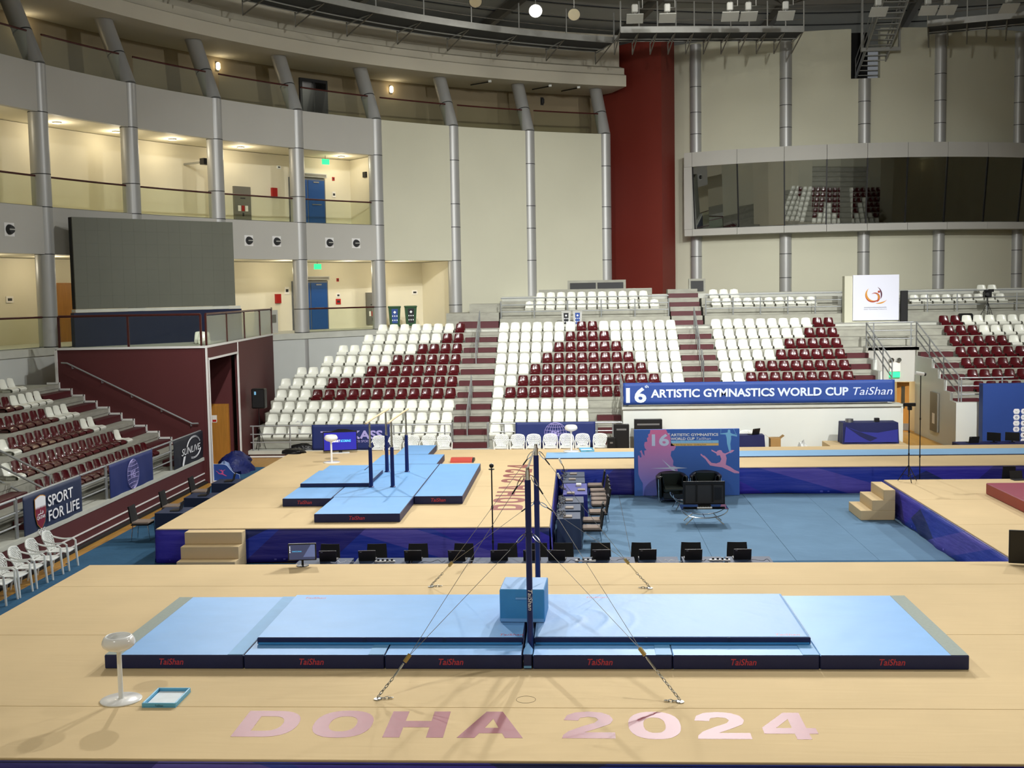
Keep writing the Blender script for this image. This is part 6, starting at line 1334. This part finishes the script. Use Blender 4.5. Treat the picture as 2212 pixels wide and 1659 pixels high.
# ------------------------------------------------------------------ big LED screen on the corner block
mat('led', '#62645a', 0.55, var=0.05, scale=0.8, spec=0.3); mat('led_skirt', '#101a38', 0.5)
L0, L1 = Vector((-16.2, 22.38, 0)), Vector((-12.09, 26.9, 0)); ld_ = (L1-L0).normalized(); ln = Vector((ld_.y, -ld_.x, 0)); LW = (L1-L0).length
t = thing('led_screen', tuple((L0+L1)/2+Vector((0,0,ZF))), 'large dark LED screen on a navy plinth above the maroon block', 'screen')
NC, NR = 14, 7
for i in range(NC):
    for j in range(NR):
        u0, u1 = LW*i/NC, LW*(i+1)/NC; c = L0+ld_*(u0+u1)/2+ln*(0.03+0.0007*((i*3+j*5) % 3)); z0 = 4.9+3.1*j/NR
        MB().obox((c.x, c.y, z0+1.55/NR), (ld_, ln, (0,0,1)), (u1-u0)/2-0.001, 0.03, 1.55/NR-0.001).build('led_panel', 'led', t)
c = (L0+L1)/2-ln*0.12; MB().obox((c.x, c.y, 6.45), (ld_, ln, (0,0,1)), LW/2, 0.12, 1.55).build('cabinet', 'black_matte', t)
c = (L0+L1)/2+ln*0.08; MB().obox((c.x, c.y, 4.84), (ld_, ln, (0,0,1)), LW/2+0.1, 0.16, 0.05).build('ledge', 'concrete_light', t); MB().obox((c.x, c.y, 4.2), (ld_, ln, (0,0,1)), LW/2+0.15, 0.14, 0.58).build('plinth_skirt', 'led_skirt', t)
# railing of the block with maroon posts
def block_rail(pts, name, label, posts=True):
    t = thing(name, tuple((Vector(pts[0])+Vector(pts[-1]))/2), label, 'railing', 'glass balustrades on the corner block')
    MB().tube([Vector(p)+Vector((0,0,1.04)) for p in pts], 0.04, 8).build('handrail', 'rail_maroon', t, True)
    for a_, b_ in zip(pts, pts[1:]):
        a_, b_ = Vector(a_), Vector(b_); d = (b_-a_).normalized(); n = Vector((d.y, -d.x, 0)); c = (a_+b_)/2
        MB().obox((c.x, c.y, c.z+0.5), (d, n, (0,0,1)), (b_-a_).length/2-0.05, 0.008, 0.48).build('glass_pane', 'glass', t)
    for p in pts: MB().box(p[0]-0.03, p[0]+0.03, p[1]-0.03, p[1]+0.03, p[2], p[2]+1.04).build('post', 'rail_maroon', t)
block_rail([(-16.1, 20.85, ZF+0.02), (-13.8, 20.85, ZF+0.02), (-11.4, 20.85, ZF+0.02)], 'glass_balustrade', 'glass balustrade with maroon posts below the big screen')
block_rail([tuple(e0+ed*s_-en*0.12+Vector((0,0,ZF+0.02))) for s_ in (0.55, 3.4, 6.2, 9.0, 11.4)], 'glass_balustrade', 'glass balustrade with maroon posts above the tunnel mouth')
for i, (x, y) in enumerate(((-12.35, 23.6), (-12.05, 23.1))): put_seat('W', x, y, ZF+0.02, 0.3, 'loose white bucket seat behind the glass above the tunnel, %s' % ('rear' if i == 0 else 'front'), 'loose seats on the corner block')
# ------------------------------------------------------------------ roof trusses, catwalks, lamps
def rz_(rad): return 24.0-(24.0-18.3)*rad/39.0
rt = thing('roof_truss', (K[0], K[1], 18), 'dark radial and diagonal steel roof beams', 'truss'); rt['kind'] = 'structure'
def beam(a, b, w_, h, m='truss'):
    a, b = Vector(a), Vector(b); d = (b-a).normalized(); s = d.cross(Vector((0,0,1))).normalized(); u = s.cross(d); c = (a+b)/2
    MB().obox(c, (d, s, u), (b-a).length/2, w_/2, h/2).build('beam', m, rt)
def RP(rad, a, dz=-0.35): ar = math.radians(a); return Vector((K[0]+rad*math.cos(ar), K[1]+rad*math.sin(ar), rz_(rad)+dz))
angs = [62+12*i for i in range(10)]
for i, a in enumerate(angs):
    beam(RP(14, a), RP(38, a), 0.28, 0.45)
    if i < len(angs)-1:
        a2 = angs[i+1]
        for r0, r1 in ((24, 31),): beam(RP(r0, a), RP(r1, a2), 0.2, 0.3); beam(RP(r1, a), RP(r0, a2), 0.2, 0.3)
for rad in (24, 31):
    for a, a2 in zip(angs, angs[1:]): beam(RP(rad, a), RP(rad, a2), 0.22, 0.3)
# purlin lines in the roof sheet
for rad in [22+1.6*i for i in range(9)]:
    MB().arc(K, [(rad, rz_(rad)-0.04), (rad+0.06, rz_(rad+0.06)-0.04), (rad+0.06, rz_(rad)+0.02), (rad, rz_(rad)+0.02)], 64, 172, 40).build('purlin', 'roof_dark', rt)
def catwalk(name, fin, fout, n, z, label, h=1.1):
    # fin(t), fout(t): inner and outer edge points, t 0..1
    t = thing(name, tuple(fin(0.5)+Vector((0,0,z))), label, 'catwalk', 'roof catwalks'); up = Vector((0,0,1))
    for f, nm in ((fin, 'inner_beam'), (fout, 'outer_beam')):
        grid = [[f(i/n)+up*(z-0.02) for i in range(n+1)], [f(i/n)+up*(z+0.26) for i in range(n+1)]]; m = MB(); shell(m, grid, 0.06); m.build(nm, 'galv', t)
    m = MB(); shell(m, [[fin(i/n)+up*z for i in range(n+1)], [fout(i/n)+up*z for i in range(n+1)]], 0.04); m.build('deck_grating', 'roof_dark', t)
    m = MB(); m.tube([fin(i/n).lerp(fout(i/n), 0.55)+up*(z-0.08) for i in range(n+1)], 0.03, 6); m.build('conduit', 'galv', t)
    k = 10
    for i in range(k+1):
        a, b = fin(i/k), fout(i/k); MB().tube([a+up*(z+h+0.3), a+up*(z+0.05), b+up*(z-0.1)], 0.035, 6).build('hanger', 'galv', t)
        MB().tube([b+up*(z+0.1), b+up*(z-0.6), a.lerp(b, 0.1)+up*(z+0.02)], 0.03, 6).build('bracket', 'truss', t)
    for hh in (0.55, 1.05):
        m = MB(); m.tube([fin(i/n)+up*(z+hh) for i in range(n+1)], 0.02, 6); m.build('guard_wire', 'truss', t)
    return t
catwalk('roof_catwalk', lambda t: P(-3.0, 160-46*t), lambda t: P(-0.9, 160-46*t), 40, 17.0, 'curved steel catwalk hanging above the top gallery')
q0, q1 = Vector((2.9, 38.3, 0)), Vector((11.4, 39.3, 0)); qd = (q1-q0).normalized(); qn = Vector((-qd.y, qd.x, 0))
catwalk('roof_catwalk', lambda t: q0.lerp(q1, t), lambda t: q0.lerp(q1, t)+qn*1.9, 8, 17.0, 'straight steel catwalk above the dark red tower')
w0, w1 = Vector((17.0, 39.2, 0)), Vector((25.0, 36.6, 0)); wd = (w1-w0).normalized(); wn = Vector((-wd.y, wd.x, 0))
catwalk('roof_catwalk', lambda t: w0.lerp(w1, t), lambda t: w0.lerp(w1, t)+wn*1.8, 8, 17.05, 'steel catwalk right of the roof stair')
# steep roof stair
st = thing('roof_stair', (15.5, 44.0, 15.5), 'steep steel open-tread stair climbing from the hatch to the roof', 'stair')
s0, s1 = Vector((15.48, 44.1, 15.65)), Vector((15.75, 38.6, 19.2)); sd = (s1-s0)
for s in (-1, 1):
    o_ = Vector((s*0.57, 0, 0)); m = MB(); d = sd.normalized(); sx = Vector((1,0,0)); u = d.cross(sx).normalized(); c = (s0+s1)/2+o_; m.obox(c, (d, sx, u), sd.length/2, 0.03, 0.11); m.build('stringer', 'galv', st)
    for hh in (0.5, 0.95): MB().tube([s0+o_+Vector((0,0,hh)), s1+o_+Vector((0,0,hh))], 0.025, 6).build('handrail', 'galv', st)
    for k in range(5): p = s0.lerp(s1, k/4)+o_; MB().tube([p, p+Vector((0,0,0.95))], 0.022, 6).build('post', 'galv', st)
for k in range(19):
    p = s0.lerp(s1, (k+0.5)/19); MB().box(p.x-0.55, p.x+0.55, p.y-0.12, p.y+0.12, p.z-0.02, p.z+0.02).build('tread', 'galv', st)
MB().rbox(14.75, 16.65, 42.3, 42.5, 16.62, 16.80, 0.01).build('support_beam', 'galv', st)
for x in (14.8, 16.6): MB().box(x-0.05, x+0.05, 42.35, 42.45, 16.8, 19.2).build('support_hanger', 'galv', st)
# high-bay lamps on the catwalks
mat('lamp_housing', '#2c2d2d', 0.5); mat('reflector', '#b9b59e', 0.25, 0.7); mat('lamp_on', '#ffffff', 0.4, emit='#fff7e8', estr=70.0)
def bay_lamp(p, aim, lit, label):
    p = Vector(p); d = (Vector(aim)-p).normalized(); t = thing('high_bay_lamp', tuple(p), label, 'lamp', 'high-bay lamps on the catwalks')
    MB().tube([p-d*0.42, p-d*0.30, p-d*0.22, p+d*0.02, p+d*0.1], [0.09, 0.10, 0.16, 0.27, 0.29], 20).build('housing', 'lamp_housing', t, True)
    MB().tube([p+d*0.02, p+d*0.105], [0.1, 0.26], 20).build('reflector', 'lamp_on' if lit else 'reflector', t, True); MB().tube([p-d*0.2, p-d*0.2+Vector((0,0,0.5)), p+Vector((0,0,0.9))], 0.02, 6).build('hanger', 'galv', t)
for (p, lit, lab) in (((-0.86, 34.45, 17.2), 1, 'lit round high-bay lamp glaring above the catwalk'), ((0.78, 35.3, 17.2), 0, 'unlit round high-bay lamp beside the lit one'), ((-3.3, 32.9, 17.3), 0, 'unlit round high-bay lamp at the picture top')): bay_lamp(p, (0, 8, 0), lit, lab)
def plate_lamp(p, label):
    p = Vector(p); t = thing('plate_floodlight', tuple(p), label, 'lamp', 'plate floodlights above the drum')
    MB().rbox(p.x-0.13, p.x+0.13, p.y-0.13, p.y+0.13, p.z, p.z+0.36, 0.04).build('ballast', 'appliance', t); MB().box(p.x-0.02, p.x+0.02, p.y-0.02, p.y+0.02, p.z-0.2, p.z).build('stem', 'galv', t); MB().tube([(p.x+0.13, p.y, p.z+0.2), (p.x+0.33, p.y, p.z+0.2), (p.x+0.33, p.y, p.z+0.9)], 0.02, 6).build('hanger', 'galv', t)
    MB().obox((p.x, p.y-0.05, p.z-0.25), ((1,0,0), (0,0.9,-0.44), (0,0.44,0.9)), 0.36, 0.30, 0.02).build('plate', 'appliance', t)
for i, x in enumerate((3.4, 4.8, 7.5, 8.3, 9.9, 13.8, 15.9, 16.7, 19.3)): plate_lamp((x, 35.3+0.08*i*(1 if i < 5 else 0.4), 17.15), 'square plate floodlight under the roof, %s from the red tower side' % ORD[i])
# ------------------------------------------------------------------ stand behind the viewpoint (seen only mirrored in the windows)
rs = thing('grandstand_rear', (5, -13, FL), 'concrete stand opposite the windows, behind the viewpoint', 'stand'); rs['kind'] = 'structure'
for k in range(1, 13):
    y = -12.2-0.72*(k-1); z = tz(k)
    if k < 8: MB().box(-5, 32, y-0.74, y, FL, z).build('terrace_step', 'concrete', rs)
    else: MB().box(3.5, 26, y-0.74, y, z-0.5, z).build('terrace_step', 'concrete', rs)
me_s = SEAT['W']; base_v = [tuple(v.co) for v in me_s.vertices]; base_f = [tuple(p.vertices) for p in me_s.polygons]
for nm, mt, pick in (('rear_seats_white', 'seat_white', 0), ('rear_seats_maroon', 'seat_maroon', 1)):
    m = MB()
    for k in range(1, 8):
        for i in range(76):
            x = -4.5+0.5*i
            if i % 15 in (0, 1): continue
            if (abs((i % 15)-8) < k*0.7) != bool(pick): continue
            m.add([(x-vx, -12.2-0.72*(k-1)-vy, tz(k)+vz) for vx, vy, vz in base_v], base_f)
    m.build(nm, mt, None, False, 'rows of %s seats in the stand behind the viewpoint' % ('white' if not pick else 'maroon'), 'seats', None, 'stuff')

lb = bpy.data.lights.new('high_bay_bulb', 'POINT'); lb.energy = 260; lb.color = (1, 0.96, 0.88); lb.shadow_soft_size = 0.2; lo = bpy.data.objects.new('high_bay_bulb', lb); COL.objects.link(lo); lo.location = (-0.84, 34.2, 17.0)
lb = bpy.data.lights.new('high_bay_bulb', 'POINT'); lb.energy = 260; lb.color = (1, 0.96, 0.88); lb.shadow_soft_size = 0.2; lo = bpy.data.objects.new('high_bay_bulb', lb); COL.objects.link(lo); lo.location = (6.2, 33.0, 17.9)
